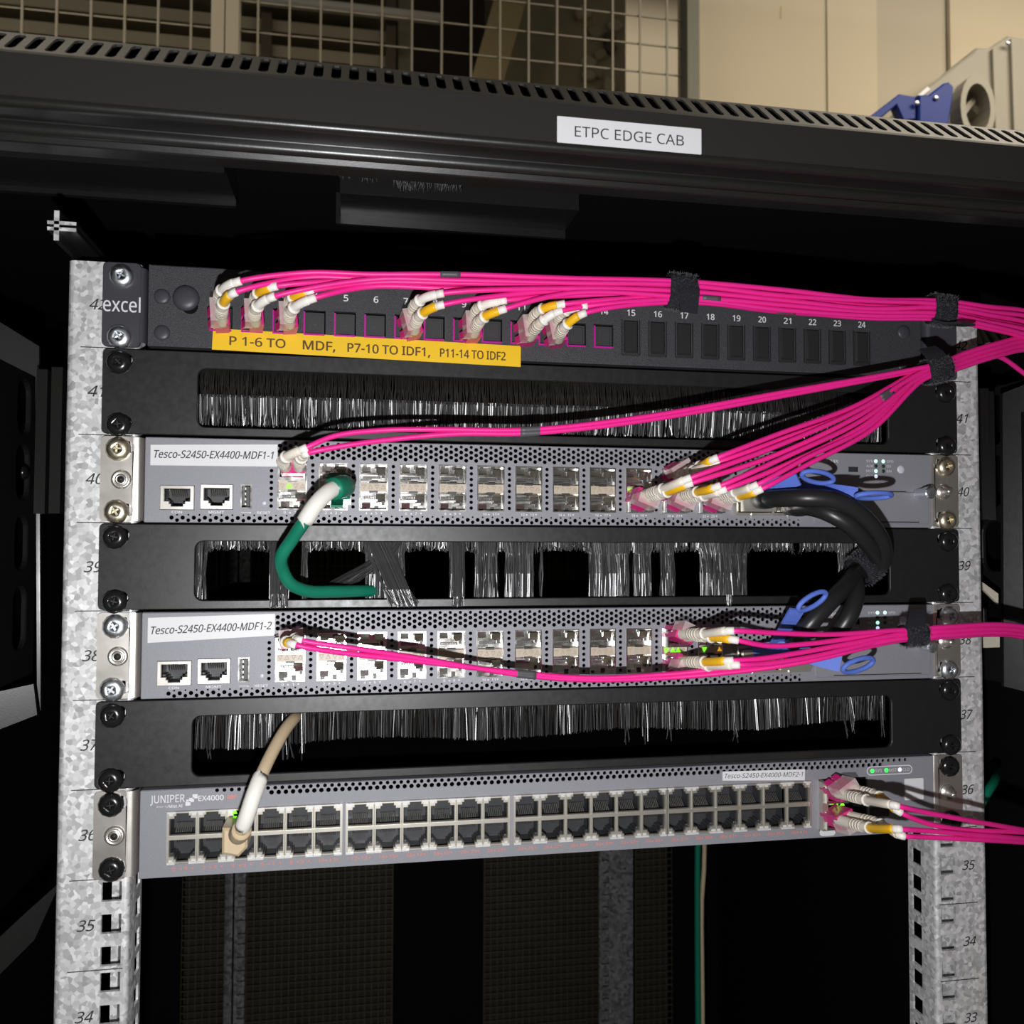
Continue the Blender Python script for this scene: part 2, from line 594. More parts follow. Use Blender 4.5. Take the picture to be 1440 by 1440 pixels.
# wire partition: each wire a part
mf = thing('wire_mesh_partition', (0, 970, -Z0), 'beige welded wire mesh partition standing behind the black cabinet', 'partition')
vw = MB().box(-1.7, 1.7, -1.7, 1.7, 0, 1900).mesh('upright_wire', 'mesh_wire')
hw = MB().box(-950, 448, -1.2, 1.2, -1.2, 1.2).mesh('cross_wire', 'mesh_wire')
for x in [-883 + 50 * k for k in range(11)] + [-279.5 + 49.8 * k for k in range(15)]:
    inst('upright_wire', vw, mf, (x, 970, -600))
for k in range(26):
    inst('cross_wire', hw, mf, (0, 973, 12.5 + 50 * k))
build('post', MB().box(-350, -330, 955, 985, -Z0, 1500), 'post_beige', mf)
build('post', MB().box(-328, -308, 955, 985, -Z0, 1500), 'post_beige', mf)
build('post', MB().box(448, 470, 950, 985, -Z0, 1500), 'post_green', mf)

# things stored behind the partition
sh = thing('storage_rack', (-1000, 1500, -Z0), 'tall storage rack of beige shelf boards seen through the wire mesh', 'rack')
for k in range(9):
    build('shelf_board', MB().box(-1900, -60, 1480, 1900, 876 + 57 * k, 902 + 57 * k), 'shelf_beige', sh)
build('back_panel', MB().box(-1900, 330, 1900, 1920, -Z0, 2200), 'store_dark', sh)
for px_ in (-1890, -330, -60):
    build('upright', MB().box(px_, px_ + 22, 1460, 1480, -Z0, 2000), 'store_dark', sh)
build('white_pipe', MB().tube([(-338, 1440, 1204), (60, 1440, 1204)], 12, 12), 'pipe_white',
      label='white horizontal pipe running in front of the storage rack', cat='pipe')
build('slanting_beam', MB().obox((200, 1500, 1200), (0.965, 0, -0.26), (0, 1, 0), (0.26, 0, 0.965), 36, 20, 700), 'beam_ochre',
      label='slanting ochre beam behind the wire mesh', cat='beam')
build('grey_column', MB().box(-28, 2, 1560, 1600, -Z0, 1900), 'stone_grey', label='narrow dark grey upright column beside the slanting beam', cat='column')
pl_ = thing('stone_pillar', (390, 1700, -Z0), 'rough grey stone faced pillar behind the wire mesh', 'pillar')
build('core', MB().box(225, 557, 1650, 1900, -Z0, 2100), 'stone_grey', pl_)
rs = random.Random(3)
for k in range(22):
    cx, cz = rs.uniform(430, 530), 960 + k * 20
    q = [(cx + rs.uniform(14, 26) * math.cos(a), cz + rs.uniform(10, 26) * math.sin(a)) for a in [i * math.pi / 3 for i in range(6)]]
    build('stone', MB().prism(q, [], 1640 - rs.uniform(0, 8), 1652, c=3), rs.choice(['stone_grey', 'store_dark', 'wall_paint_shade']), pl_)
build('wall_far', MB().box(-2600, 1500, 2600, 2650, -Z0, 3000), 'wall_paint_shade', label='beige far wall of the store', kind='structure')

# wall socket with blue flap
sk = thing('industrial_socket', (930, 960, 640), 'grey plastic industrial socket box with a blue hinged flap on the wall', 'socket')
build('body', MB().prism([(800.5, 740.2), (871.3, 842.4), (968.8, 919.5), (977.6, 929.5), (1003.6, 932.2), (1041.8, 958.6), (1125.6, 953.0), (1120.5, 701.7), (799.7, 676.8)], [circle(*(955.2, 789.6), 30, 20)], 900, 998, c=4), 'socket_grey', sk)
c_ = (955.4, 802.5)
mb = MB()
for k in range(20):
    a, b = 2 * math.pi * k / 20, 2 * math.pi * (k + 1) / 20
    q = [(c_[0] + rr * math.cos(t) * 0.82, yy, c_[1] + rr * math.sin(t) * 1.45) for t in (a, b) for rr, yy in ((30, 872), (42, 872), (42, 902), (30, 930))]
    mb.add(q, [(0, 1, 5, 4), (1, 2, 6, 5), (0, 4, 7, 3)], 0, False)
build('outlet_ring', mb, 'socket_grey', sk)
build('pin_guide', MB().obox((c_[0] - 8, 905, c_[1] + 4), (0.62, 0, 0.78), (0, 1, 0), (-0.78, 0, 0.62), 46, 10, 5), 'socket_grey', sk)
build('cover_rib', MB().prism([(1003.6, 925.6), (1012.3, 926.5), (1016.9, 703.6), (1008.3, 702.9)], [], 893, 903, c=1), 'socket_grey', sk)
build('cover_rib', MB().prism([(1041.6, 947.9), (1053.3, 949.2), (1057.4, 706.8), (1045.8, 705.9)], [], 893, 903, c=1), 'socket_grey', sk)
fp = build('flap', MB().prism([(833.2, 809.4), (852.5, 811.2), (881.8, 834.3), (893.0, 837.9), (901.3, 831.1), (899.5, 809.3), (889.0, 757.6), (832.4, 752.6)], [], 862, 898, c=3), 'socket_blue', sk)
build('lever', MB().prism([(735.3, 759.0), (799.1, 809.6), (830.3, 807.6), (829.8, 767.4), (806.6, 762.8), (793.4, 789.1), (758.0, 758.5)], [], 866, 884, c=2), 'socket_blue', sk)
sm_ = MB().lathe([(4.5, 0), (4.5, 1.5), (3, 3)], (0, 0, 0), (0, -1, 0), 12).mesh('cover_screw', 'zinc_screw')
for px_ in ((864.8, 861.0, 805.2), (827.9, 861.0, 793.0), (1033.3, 892.0, 937.3)):
    inst('cover_screw', sm_, sk, px_)
build('warning_sticker', MB().prism([(852.1, 824.9), (874.8, 845.0), (880.3, 840.4), (857.7, 821.6)], [], 896, 900), 'label_white', sk)

# ---------------------------------------------------------------- the cabinet
cab = thing('server_cabinet', (0, 300, -Z0), 'black steel server cabinet with slotted top fascia and galvanised mounting rails', 'cabinet')
# roof fascia with its slanting row of slots
mb = MB()
xstrip(mb, [(-100, 230.2), (-100.6, 229), (-100.6, 211.5)], -400, 400, 0, False)
xstrip(mb, [(-100.6, 211.5)] + [(a_, b_) for a_, b_ in arc(-98.0, 210.6, 2.6, 180, 270, 8)] + [(-96.5, 208.1)], -400, 400, 1, True)
xstrip(mb, [(-96.5, 208.1), (-84, 209.6)], -400, 400, 1, False)
ca, cb = (-100, 230.2), (-82, 247)           # lower and upper line of the slotted chamfer
def CH(x, t, d=0.0):
    return (x, ca[0] + (cb[0] - ca[0]) * t + 0.68 * d, ca[1] + (cb[1] - ca[1]) * t - 0.73 * d)
def slot_outline(cx, hw_, t0, t1, n=3):
    rt = hw_ / 24.6
    pts = []
    for k in range(n + 1):
        a = math.pi * k / n
        pts.append((cx - hw_ * math.cos(a), t1 - rt + rt * math.sin(a)))
    for k in range(n + 1):
        a = math.pi * k / n
        pts.append((cx + hw_ * math.cos(a), t0 + rt - rt * math.sin(a)))
    return pts
pitch = 7.55
ns = int(800 / pitch)
x = -400.0
for k in range(ns + 1):
    x0_, x1_ = -400 + k * pitch, min(400, -400 + (k + 1) * pitch)
    if x1_ - x0_ < pitch - .01:
        mb.add([CH(x0_, 0), CH(x1_, 0), CH(x1_, 1), CH(x0_, 1)], [(0, 1, 2, 3)])
        continue
    so = slot_outline((x0_ + x1_) / 2, 2.1, 0.10, 0.92)
    n = len(so)
    ctr = ((x0_ + x1_) / 2, .5)
    ring = [CH(*q) for q in so] + [CH(q[0], q[1], 0.9) for q in so]
    fs = [(i, (i + 1) % n, n + (i + 1) % n, n + i) for i in range(n)]
    mb.add(ring, fs)
    loops = [[Vector((x0_, 0, 0)), Vector((x1_, 0, 0)), Vector((x1_, 1, 0)), Vector((x0_, 1, 0))], [Vector((q[0], q[1], 0)) for q in so]]
    fl2 = [q for l in loops for q in l]
    mb.add([CH(q.x, q.y) for q in fl2], tessellate_polygon(loops))
xstrip(mb, [(-82, 247), (-80, 248.2), (-74, 248.6), (-60, 248.6)], -400, 400, 0, False)
fas = build('roof_fascia', mb, ['fascia_paint', 'cabinet_paint'], cab)
mb = MB()
xstrip(mb, [(-84, 209.6), (-80.4, 211.2)] + [(a_, b_) for a_, b_ in arc(-77.4, 209.2, 3.4, 165, 245, 8)] + [(-76, 206.6), (-75, 207.4), (-74.6, 212)], -400, 400, 0, True)
xstrip(mb, [(-73, 246), (-73, 209.6), (-72, 208.9), (-70.4, 206.4), (-69.5, 206), (-60, 206), (-60, 246)], -400, 400)
build('top_frame', mb, 'cabinet_paint', cab)
build('roof_panel', MB().box(-400, 400, -73, 720, 246.5, 248.5), 'interior_black', cab)
build('roof_beam', MB().box(-398, -184, 2, 46, 231, 246).box(-398, -184, 46, 50, 228, 246).box(-398, -184, 0, 3, 228, 246), 'cabinet_paint', cab)
rb = build('roof_entry_frame', MB().box(-125, 14, 26, 60, 232, 246).box(-128, 14, 60, 63, 227, 246).box(-128, 14, 8, 11, 236, 246), 'cabinet_paint', cab)
mb = MB()
rr_ = random.Random(5)
for (xa, xb_, n, ln) in ((-126, -107, 46, 9), (-97, -78, 90, 12), (-74, -60, 80, 11), (-42, -28, 26, 7)):
    for i in range(n):
        x = rr_.uniform(xa, xb_)
        l = ln * rr_.uniform(.6, 1.15)
        mb.tube([(x, 6, 246), (x + rr_.uniform(-1, 1), 4, 240), (x + rr_.uniform(-3, 3), 3 + rr_.uniform(-2, 2), 240 - l)], 0.2, 3)
build('roof_bristles', mb, 'bristle_dark', rb, kind='stuff')
for s_ in (-1, 1):
    build('side_panel', MB().box(s_ * 400, s_ * 397, -70, 740, -Z0, 247), 'interior_black', cab)
    build('corner_post', MB().box(s_ * 397, s_ * 372, -73, -50, -Z0, 246), 'cabinet_paint', cab)
build('rear_frame', MB().box(-400, 400, 720, 740, 180, 247).box(-400, -330, 720, 740, -Z0, 180).box(330, 400, 720, 740, -Z0, 180).box(-60, 60, 720, 740, -Z0, 180).box(-330, 330, 716, 742, -Z0, -1500), 'interior_black', cab)
build('rear_backing', MB().box(-400, 400, 744, 748, -Z0, 247), 'backing_olive', cab)  # added dark sheet, blocks the lit store behind the cabinet
build('cabinet_base', MB().box(-400, 400, -73, 740, -Z0, -Z0 + 60), 'cabinet_paint', cab)

# label tape on the fascia
lt = build('label_tape', MB().prism(rrect(-28.6, 38.6, 211.4, 223.2, .3, 1), [], -100.75, -100.55), 'label_white', cab)
mb = MB()
text(mb, 'ETPC EDGE CAB', -20.6, 30.2, 214.6, 219.4, -100.85)
build('lettering', mb, 'ink_black', lt)

# front mounting rails
def hole_rects(xc, u0, u1, hw_=4.75):
    out = []
    for u in range(u0, u1 + 1):
        for dz in (6.35, 22.225, 38.1):
            out.append((xc - hw_, xc + hw_, zb(u) + dz - 4.75, zb(u) + dz + 4.75))
    return out
ZB, ZT = -Z0 + 60, zb(43) - 0.4
def front_rail(s_):
    mb = MB()
    rc = hole_rects(s_ * 232.6, 27, 42)
    mb.grid(min(s_ * 256, s_ * 226.6), max(s_ * 256, s_ * 226.6), ZB, ZT, 0, rc, 2.0)
    strip(mb, [(s_ * 256, 0), (s_ * 257.6, .5), (s_ * 258.8, 1.7), (s_ * 259.3, 3.4), (s_ * 259.3, 30)], ZB, ZT)
    strip(mb, [(s_ * 226.6, 0), (s_ * 225.4, .3), (s_ * 224.6, 1.1), (s_ * 224.3, 2.4), (s_ * 224.3, 11)], ZB, ZT)
    t = MB().grid(11, 26, ZB, ZT, 0, [(13.5, 22.5, zb(u) + dz - 4.5, zb(u) + dz + 4.5) for u in range(27, 43) for dz in (6.35, 22.225, 38.1)], 1.2)
    mb.add([(s_ * (224.3 + v[1]), v[0], v[2]) for v in t.v], t.f)
    if s_ > 0:
        mb.box(228.5, 258, 13.5, 15, ZB, ZT)
    else:
        mb.box(-235.5, -232.0, 12, 30, ZB, ZT)
    return build('mounting_rail', mb, 'galvanised' if s_ < 0 else 'galvanised', cab)
for s_ in (-1, 1):
    rail = front_rail(s_)
    mb = MB()
    for u in range(30, 43):
        if s_ < 0:
            text(mb, str(u), -248.6, -240.0, zb(u) + 19.4, zb(u) + 24.9, -0.15, shear=.28, bold=.008)
            mb.box(-252.5, -226.8, -0.12, 0.02, zb(u) - .22, zb(u) + .22)
        else:
            text(mb, str(u), 242.0, 250.4, zb(u) + 19.4, zb(u) + 24.9, -0.15, shear=.28, bold=.008)
            mb.box(226.8, 252.0, -0.12, 0.02, zb(u) - .22, zb(u) + .22)
    build('rail_numbers', mb, 'ink_black', rail)
# cage nuts left behind in the lower holes of the rail
# depth beams above the rails
for s_, y0_ in ((-1, -22), (1, 30)):
    def beam(ya, yb):
        xc = s_ * 255.5
        return MB().box(xc - 6.5, xc + 6.5, ya, yb, 184.8, 186.4).box(xc - 6.5, xc + 6.5, ya, yb, 187.8, 189.4).box(xc - 3.5, xc - 1.2, ya, yb, 180.0, 194.5)
    bm_ = build('depth_beam', beam(y0_ + .5, 320), 'cabinet_paint', cab)
    build('beam_end', beam(y0_, y0_ + .5), 'galvanised', bm_)
# rear rails
for s_, xa, xb_ in ((-1, -268, -243), (1, 205, 249)):
    mb = MB()
    xc = -247.5 if s_ < 0 else 211.5
    rc = [(xc - 4.5, xc + 4.5, zb(u) + dz - 4.5, zb(u) + dz + 4.5) for u in range(22, 37) for dz in (6.35, 22.225, 38.1)]
    mb.grid(xa + (12 if s_ < 0 else 0), xb_, ZB, zb(43), 650, rc, 2)
    strip(mb, [(xa, 690), (xa, 652), (xa + 1, 650.5), (xa + 8, 650), (xa + 12, 650)] if s_ < 0 else [(xb_, 650), (xb_ + 3, 653), (xb_ + 4, 690)], ZB, zb(43))
    mb.box(min(xa, xb_) + 2, max(xa, xb_) - 2, 664, 666, ZB, zb(43))
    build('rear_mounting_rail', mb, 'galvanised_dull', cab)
# rear mesh doors: wires over the added dark backing
for k, (xa, xb_) in enumerate(((-330, -62), (62, 330))):
    mb = MB()
    rd = random.Random(k + 1)
    n = 30
    for i in range(n + 1):
        x = xa + (xb_ - xa) * i / n
        mb.box(x - .7, x + .7, 722, 723.5, -1500, 180)
    for i in range(110):
        z = -1000 + i * 9.2
        mb.box(xa, xb_, 720.5, 722, z - .6, z + .6)
    build('rear_mesh_door', mb, 'rear_wire', cab, kind='stuff')
# inner side trays beside the rails
for s_ in (-1, 1):
    dy = 0 if s_ < 0 else -70
    def T(q):
        return [(a + dy, b) for a, b in q]
    slots = [T(rrect(138, 160, z0_, z1_, 9, 4)) for z0_, z1_ in ((105, 141), (62, 98), (16, 51), (-36, 5))]
    mb = MB().prism(T([(10, -62), (176, -62), (176, 142), (171, 147), (10, 147)]), slots, s_ * 330, s_ * 333, axis='x', c=0.8)
    build('side_tray', mb, 'cabinet_paint', cab)
    # rolled front lips of the tray, facing the front
    if s_ < 0:
        quads = [[(-342.3, 91.9, 176.5), (-307.0, 104.7, 154.5), (-308.5, 104.2, 135.5), (-341.8, 92.0, 152.3)], [(-337.6, 93.6, -57.4), (-306.1, 105.1, -51.7), (-303.9, 105.9, -70.4), (-337.1, 93.8, -82.7)], [(-308.5, 104.2, 135.5), (-307.0, 104.7, 154.5), (-302.2, 106.5, -68.4), (-304.3, 105.7, -51.9)]]
    else:
        quads = [[(303.8, 35.6, 134.3), (322.1, 14.1, 144.1), (321.9, 14.4, 125.4), (310.5, 27.7, 120.7)], [(303.8, 35.6, 134.3), (310.5, 27.7, 120.7), (310.0, 28.3, -40.3), (302.5, 37.1, -57.5)], [(302.5, 37.1, -57.5), (310.0, 28.3, -40.3), (320.2, 16.3, -41.6), (320.0, 16.6, -62.2)]]
    mb = MB()
    for q in quads:
        mb.add(q + [(a, b + 2.5, c) for a, b, c in q], [(0, 1, 2, 3), (4, 5, 6, 7)] + [(i, (i + 1) % 4, 4 + (i + 1) % 4, 4 + i) for i in range(4)])
    build('side_tray_rim', mb, 'cabinet_paint', cab)
    mb = MB()
    yy = 72 if s_ < 0 else 30
    for dx in (0, 11):
        mb.box(s_ * (283 + dx), s_ * (289 + dx), yy + dx * .8, yy + 12 + dx * .8, 51, 136)
    build('lacing_bar', mb, 'cabinet_paint', cab)
    ts = MB().lathe([(5, 0), (5, 1), (4, 2.4), (2.4, 3.2)], (0, 0, 0), (-s_, 0, 0), 14).mesh('tray_screw', 'black_screw')
    inst('tray_screw', ts, cab, (s_ * 329.8, 149 + dy, 80))
    for z in (118, 66, 12, -30):
        sm2 = MB().lathe([(1.5, 0), (1.2, .8)], (0, 0, 0), (-s_, 0, 0), 8).mesh('small_rivet', 'zinc_screw')
        inst('small_rivet', sm2, cab, (s_ * 317.5, 196 + dy, z))
# bent lip of the next tray down, and bits seen past the right rail
q = [(-329.6, 96.5, -208.4), (-306.7, 104.9, -187.5), (-290.2, 110.9, -173.2), (-302.9, 106.3, -205.3), (-329.2, 96.7, -231.0)]
build('lower_tray_rim', MB().add(q + [(a, b + 2.5, c) for a, b, c in q], [(0, 1, 2, 3, 4), (5, 6, 7, 8, 9)] + [(i, (i + 1) % 5, 5 + (i + 1) % 5, 5 + i) for i in range(5)]), 'cabinet_paint', cab)
def plate4(name, q, m):
    build(name, MB().add(q + [(a, b + 2, c) for a, b, c in q], [(0, 1, 2, 3), (4, 5, 6, 7)] + [(i, (i + 1) % 4, 4 + (i + 1) % 4, 4 + i) for i in range(4)]), m, cab)
plate4('lacing_tab', [(295.0, 45.8, 9.7), (300.9, 38.9, 2.5), (300.9, 39.0, -4.4), (295.2, 45.6, 5.0)], 'post_beige')
plate4('lacing_tab', [(294.7, 46.2, -26.5), (301.2, 38.6, -25.3), (301.1, 38.7, -32.3), (294.9, 46.0, -33.5)], 'post_beige')
plate4('vent_light_bar', [(293.2, 48.0, 179.8), (294.6, 46.3, 179.4), (296.7, 43.8, 168.9), (295.3, 45.5, 169.2)], 'post_beige')  # beige bars stand in for outside light through the side vent
plate4('vent_light_bar', [(295.1, 45.7, 179.8), (296.5, 44.1, 179.4), (299.7, 40.3, 167.7), (298.4, 41.9, 168.0)], 'post_beige')
plate4('vent_light_bar', [(299.3, 40.9, 176.4), (300.6, 39.3, 176.1), (303.3, 36.2, 168.9), (301.9, 37.8, 169.2)], 'post_beige')
plate4('vent_light_bar', [(302.5, 37.0, 177.5), (303.9, 35.4, 177.2), (306.2, 32.7, 169.6), (304.9, 34.3, 169.9)], 'post_beige')
plate4('vent_light_bar', [(305.8, 33.3, 175.8), (307.1, 31.7, 175.5), (309.2, 29.3, 171.3), (307.9, 30.8, 171.6)], 'post_beige')
# cables hanging inside, at the back of the cabinet
build('hanging_cable', MB().tube(smooth_path([(232, 380, -60), (233, 382, -180), (232, 385, -290), (231, 383, -420), (233, 380, -800), (233, 380, -1720)], 30), 3.2, 8),
      'green_cable', label='thin green network cable hanging down inside the back of the cabinet', cat='cable')
build('hanging_cable', MB().tube(smooth_path([(240, 386, -60), (240, 388, -300), (237.5, 388, -330), (237, 386, -430), (238, 385, -1720)], 30), 2.4, 8),
      'beige_cable', label='thin beige network cable hanging beside the green one at the back', cat='cable')
build('network_cable', MB().tube(smooth_path([(272.7, 34.0, -144.3), (286.9, 36.0, -126.6), (298.6, 44.0, -122.0), (329.9, 80.0, -126.2), (450.5, 240.0, -162.6)], 4), 3.0, 8),
      'green_cable', label='short bit of green cable showing behind the galvanised rail', cat='cable')

# ---------------------------------------------------------------- rack equipment
def screw_mesh(name, m):
    mb = MB()
    n = 12
    # cross outline (12 points) around the axis
    a, b = 0.55, 2.3
    cr = [(b, -a), (b, a), (a, a), (a, b), (-a, b), (-a, a), (-b, a), (-b, -a), (-a, -a), (-a, -b), (a, -b), (a, -a)]
    top = []
    for q in cr:
        w_ = math.atan2(q[1], q[0])
        top.append((3.3 * math.cos(w_), 3.3 * math.sin(w_)))
    def ring(l, h):
        return [(q[0], -h, q[1]) for q in l]
    def circ(r):
        return [(r * math.cos(math.atan2(q[1], q[0])), r * math.sin(math.atan2(q[1], q[0]))) for q in cr]
    loops = [ring(circ(6.2), 0), ring(circ(6.2), .7), ring(circ(5.8), 1.9), ring(circ(4.8), 2.9), ring(circ(3.3), 3.5)]
    vs_ = [p for l in loops for p in l]
    fs = [(j * n + i, j * n + (i + 1) % n, (j + 1) * n + (i + 1) % n, (j + 1) * n + i) for j in range(4) for i in range(n)]
    mb.add(vs_, fs, 0, True)
    vs_ = ring(top, 3.5) + ring(cr, 3.5)
    mb.add(vs_, [(i, (i + 1) % n, n + (i + 1) % n, n + i) for i in range(n)], 0, True)
    sm = [(q[0] * .75, q[1] * .75) for q in cr]
    vs_ = ring(cr, 3.5) + ring(sm, 1.7)
    mb.add(vs_, [(i, (i + 1) % n, n + (i + 1) % n, n + i) for i in range(n)] + [tuple(range(n, 2 * n))], 1, False)
    return mb.mesh(name, [m, m if m != 'black_screw' else 'recess_dark'])


SCREW = {k: screw_mesh('rack_screw', k) for k in ('zinc_screw', 'brass_screw', 'black_screw')}


def screws(parent, u, kind, y, rs_, dxl=0.0, dxr=0.0, skip=()):
    for k, (xs, dz) in enumerate(((-232.6 + dxl, 38.1), (-232.6 + dxl, 6.35), (232.6 + dxr, 38.1), (232.6 + dxr, 6.35))):
        if k in skip:
            continue
        kd = kind if isinstance(kind, str) else kind[k]
        inst('rack_screw', SCREW[kd], parent, (xs + rs_.uniform(-.7, .7), y, zb(u) + dz - 1.2 + rs_.uniform(-.4, .4)),
             rot=(0, rs_.uniform(0, 1.5), 0))


def slot_hole(cx, cz, hw_=5.2, hh=3.3):
    return rrect(cx - hw_, cx + hw_, cz - hh, cz + hh, hh - .05, 4)


# ---- brush panels
_sr = random.Random(99)


def strand(mb, pts, r=.17, n=3):
    """one square bristle with a random twist and flat sides"""
    a = _sr.uniform(0, math.pi / 2)
    q = [(r * 1.25 * math.cos(a + k * math.pi / 2), r * 1.25 * math.sin(a + k * math.pi / 2)) for k in range(4)]
    m = len(pts)
    mb.add([(p[0] + x, p[1] + y, p[2]) for p in pts for x, y in q],
           [(i * 4 + k, i * 4 + (k + 1) % 4, (i + 1) * 4 + (k + 1) % 4, (i + 1) * 4 + k) for i in range(m - 1) for k in range(4)])


def brush_panel(u, mode, label):
    z = zb(u)
    t = thing('brush_panel', (0, 0, z), label, 'brush panel', 'brush panels between the switches')
    holes = [rrect(-195, 195.5, z + 5.0, z + 35.2, 4, 4)]
    for s_ in (-1, 1):
        holes += [slot_hole(s_ * 232.2, z + 38.1), slot_hole(s_ * 232.2, z + 6.35)]
    out = rrect(-241.3, 241.3, z + 0.5, z + 43.9, 2.5, 3)
    build('face_plate', MB().prism(out, holes, -2.4, -0.3, c=0.45), 'black_paint', t)
    mb = MB()
    mb.box(-221, 221, -0.6, 16, z + 41.6, z + 43.2).box(-221, 221, -0.6, 16, z + 1.2, z + 2.8)
    build('stiffening_fold', mb, 'black_paint', t)
    mb = MB().box(-205, 205, 3, 11, z + 36, z + 41.6)
    build('brush_holder', mb, 'interior_black', t)
    mb = MB()
    r = random.Random(u)
    if mode == 'double':       # upper strands hang forward in a darker, shaded colour, lower strands lean back and catch the light
        for i in range(1150):
            x = -194.5 + 389.5 * (i + r.random()) / 1150
            zt, zm = z + 36.5, z + 21.3 + r.uniform(-.5, .5)
            strand(mb, [(x, 3.5, zt), (x + r.uniform(-.5, .5), 1.4, (zt + zm) / 2), (x + r.uniform(-.9, .9), 0.6 + r.uniform(-.3, .3), zm)], .16)
        build('bristles', mb, 'bristle_dark', t, kind='stuff')
        mb = MB()
        for i in range(1250):
            x = -194.5 + 388 * (i + r.random()) / 1250
            d = r.gauss(0, .28)
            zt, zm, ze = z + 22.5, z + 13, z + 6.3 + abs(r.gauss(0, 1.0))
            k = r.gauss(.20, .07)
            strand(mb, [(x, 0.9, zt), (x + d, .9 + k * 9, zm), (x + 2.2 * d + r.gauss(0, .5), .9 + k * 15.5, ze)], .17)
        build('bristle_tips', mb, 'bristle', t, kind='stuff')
    elif mode == 'short':
        br = MB()
        for i in range(1250):
            x = -194 + 389 * (i + r.random()) / 1250
            ze = z + 19.0 + 1.6 * math.sin(x * .045) + r.uniform(-.6, .4)
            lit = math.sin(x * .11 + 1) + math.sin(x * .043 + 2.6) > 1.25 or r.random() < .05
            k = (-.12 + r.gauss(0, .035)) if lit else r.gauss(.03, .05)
            d = r.gauss(0, .4)
            strand(br if lit else mb, [(x, 3.0, z + 36.5), (x + d, 3.0 + k * 8, z + 29), (x + 1.6 * d, 3.0 + k * 16, ze)], .165)  # strands meant to look lit take the brighter copy
        for xc in (-188, -150, -147, -141, 35, 46, 60, 100, 168, 172, 192):
            for i in range(4):
                x = xc + r.gauss(0, .6)
                k = -.14 + r.gauss(0, .05)
                strand(br, [(x, 3, z + 34), (x + r.gauss(0, .5), 3 + k * 10, z + 22), (x + r.gauss(0, 1.0), 3 + k * 18, z + 13 + r.uniform(-3, 3))], .17)
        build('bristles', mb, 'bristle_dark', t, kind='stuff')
        build('bristle_lit_tufts', br, 'bristle', t, kind='stuff')
    else:                       # parted clumps
        full = [(-195, -190, 40), (-158.5, -148.5, 90), (-142, -139.5, 16), (-109, -88, 200), (-64, -56, 90), (-50, -38, 90), (-33.5, -17, 150),
                (-13.8, -12.5, 6), (14, 37, 200), (40, 50, 80), (56, 64, 80), (79.5, 108, 240), (166, 175, 60)]
        for xa, xb_, n in full:
            for i in range(n):
                x = r.uniform(xa, xb_)
                mid = (xa + xb_) / 2
                pin = (mid - x) * .10
                ze = z + 4.0 + r.uniform(-1.5, 1)
                yb = 2.6 + r.gauss(0, .9)
                strand(mb, [(x - pin * 1.6, 4, z + 37), (x + r.gauss(0, .25), 3.2, z + 29), (x + r.gauss(0, .35), yb, z + 18), (x + r.gauss(0, .4), yb, ze)], .17)
        # strands crossing over the lower edge, and those combed aside by the green cable
        for i in range(90):
            x = r.uniform(-104, -90)
            strand(mb, [(x - 8, 3, z + 37), (x - 2, 0, z + 24), (x + 4, -4.5, z + 10), (x + 7 + r.uniform(-1, 2), -4.5, z + 1.5 + r.uniform(-1, 2))], .17)
        for i in range(46):
            x = r.uniform(-96, -88)
            strand(mb, [(x, 3, z + 37), (x - 6 - i * .1, 1, z + 26), (x - 22 - i * .25, -1, z + 14), (x - 36 - i * .35, -3, z + 9.5)], .15)
        for i in range(70):
            x = r.uniform(-158, -149)
            strand(mb, [(x, 3, z + 37), (x, 0, z + 24), (x + r.gauss(0, .4), -3.4, z + 8), (x + r.gauss(0, .5), -3.6, z + 1.5 + r.uniform(-1, 1))], .17)
        for i in range(40):
            x = r.uniform(-63, -57)
            strand(mb, [(x, 3, z + 37), (x, 0, z + 22), (x + r.gauss(0, .4), -3.3, z + 6), (x + r.gauss(0, .5), -3.4, z + 1.2 + r.uniform(-1, 1))], .17)
        for i in range(16):
            x = r.uniform(93, 96)
            strand(mb, [(x, 3, z + 37), (x, 0, z + 22), (x + r.gauss(0, .4), -3.3, z + 6), (x + r.gauss(0, .8), -3.4, z + 0 + r.uniform(-1, 2))], .17)
        # short fringes over the gaps
        for xa, xb_ in ((-190, -158), (-140, -109), (-88, -64), (-56, -50), (-38, -33.5), (-17, 14), (37, 40), (50, 56), (64, 79.5), (108, 136), (140, 166), (175, 195)):
            n = int((xb_ - xa) * 5)
            for i in range(n):
                x = r.uniform(xa, xb_)
                edge = min(x - xa, xb_ - x)
                ln = 4.5 + 2.2 * math.exp(-edge / 1.5) + r.uniform(-1.4, 1.4)
                k = r.gauss(.09, .05)
                strand(mb, [(x, 1.4, z + 37.5), (x + r.gauss(0, .3), 1.4 + k * 3, z + 35.2 - ln * .45), (x + r.gauss(0, .8), 1.4 + k * 6, z + 36.0 - ln)], .19)
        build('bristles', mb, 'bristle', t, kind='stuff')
    screws(t, u, 'black_screw', -2.3, r, dxl=-.4, dxr=.6)
    return t


brush_panel(41, 'double', 'black brush strip panel with bristles filling its whole slot, directly under the patch panel')
brush_panel(39, 'parted', 'black brush strip panel with bristles parted into clumps by a green cable')
brush_panel(37, 'short', 'black brush strip panel with short bristles and a beige cable going in')

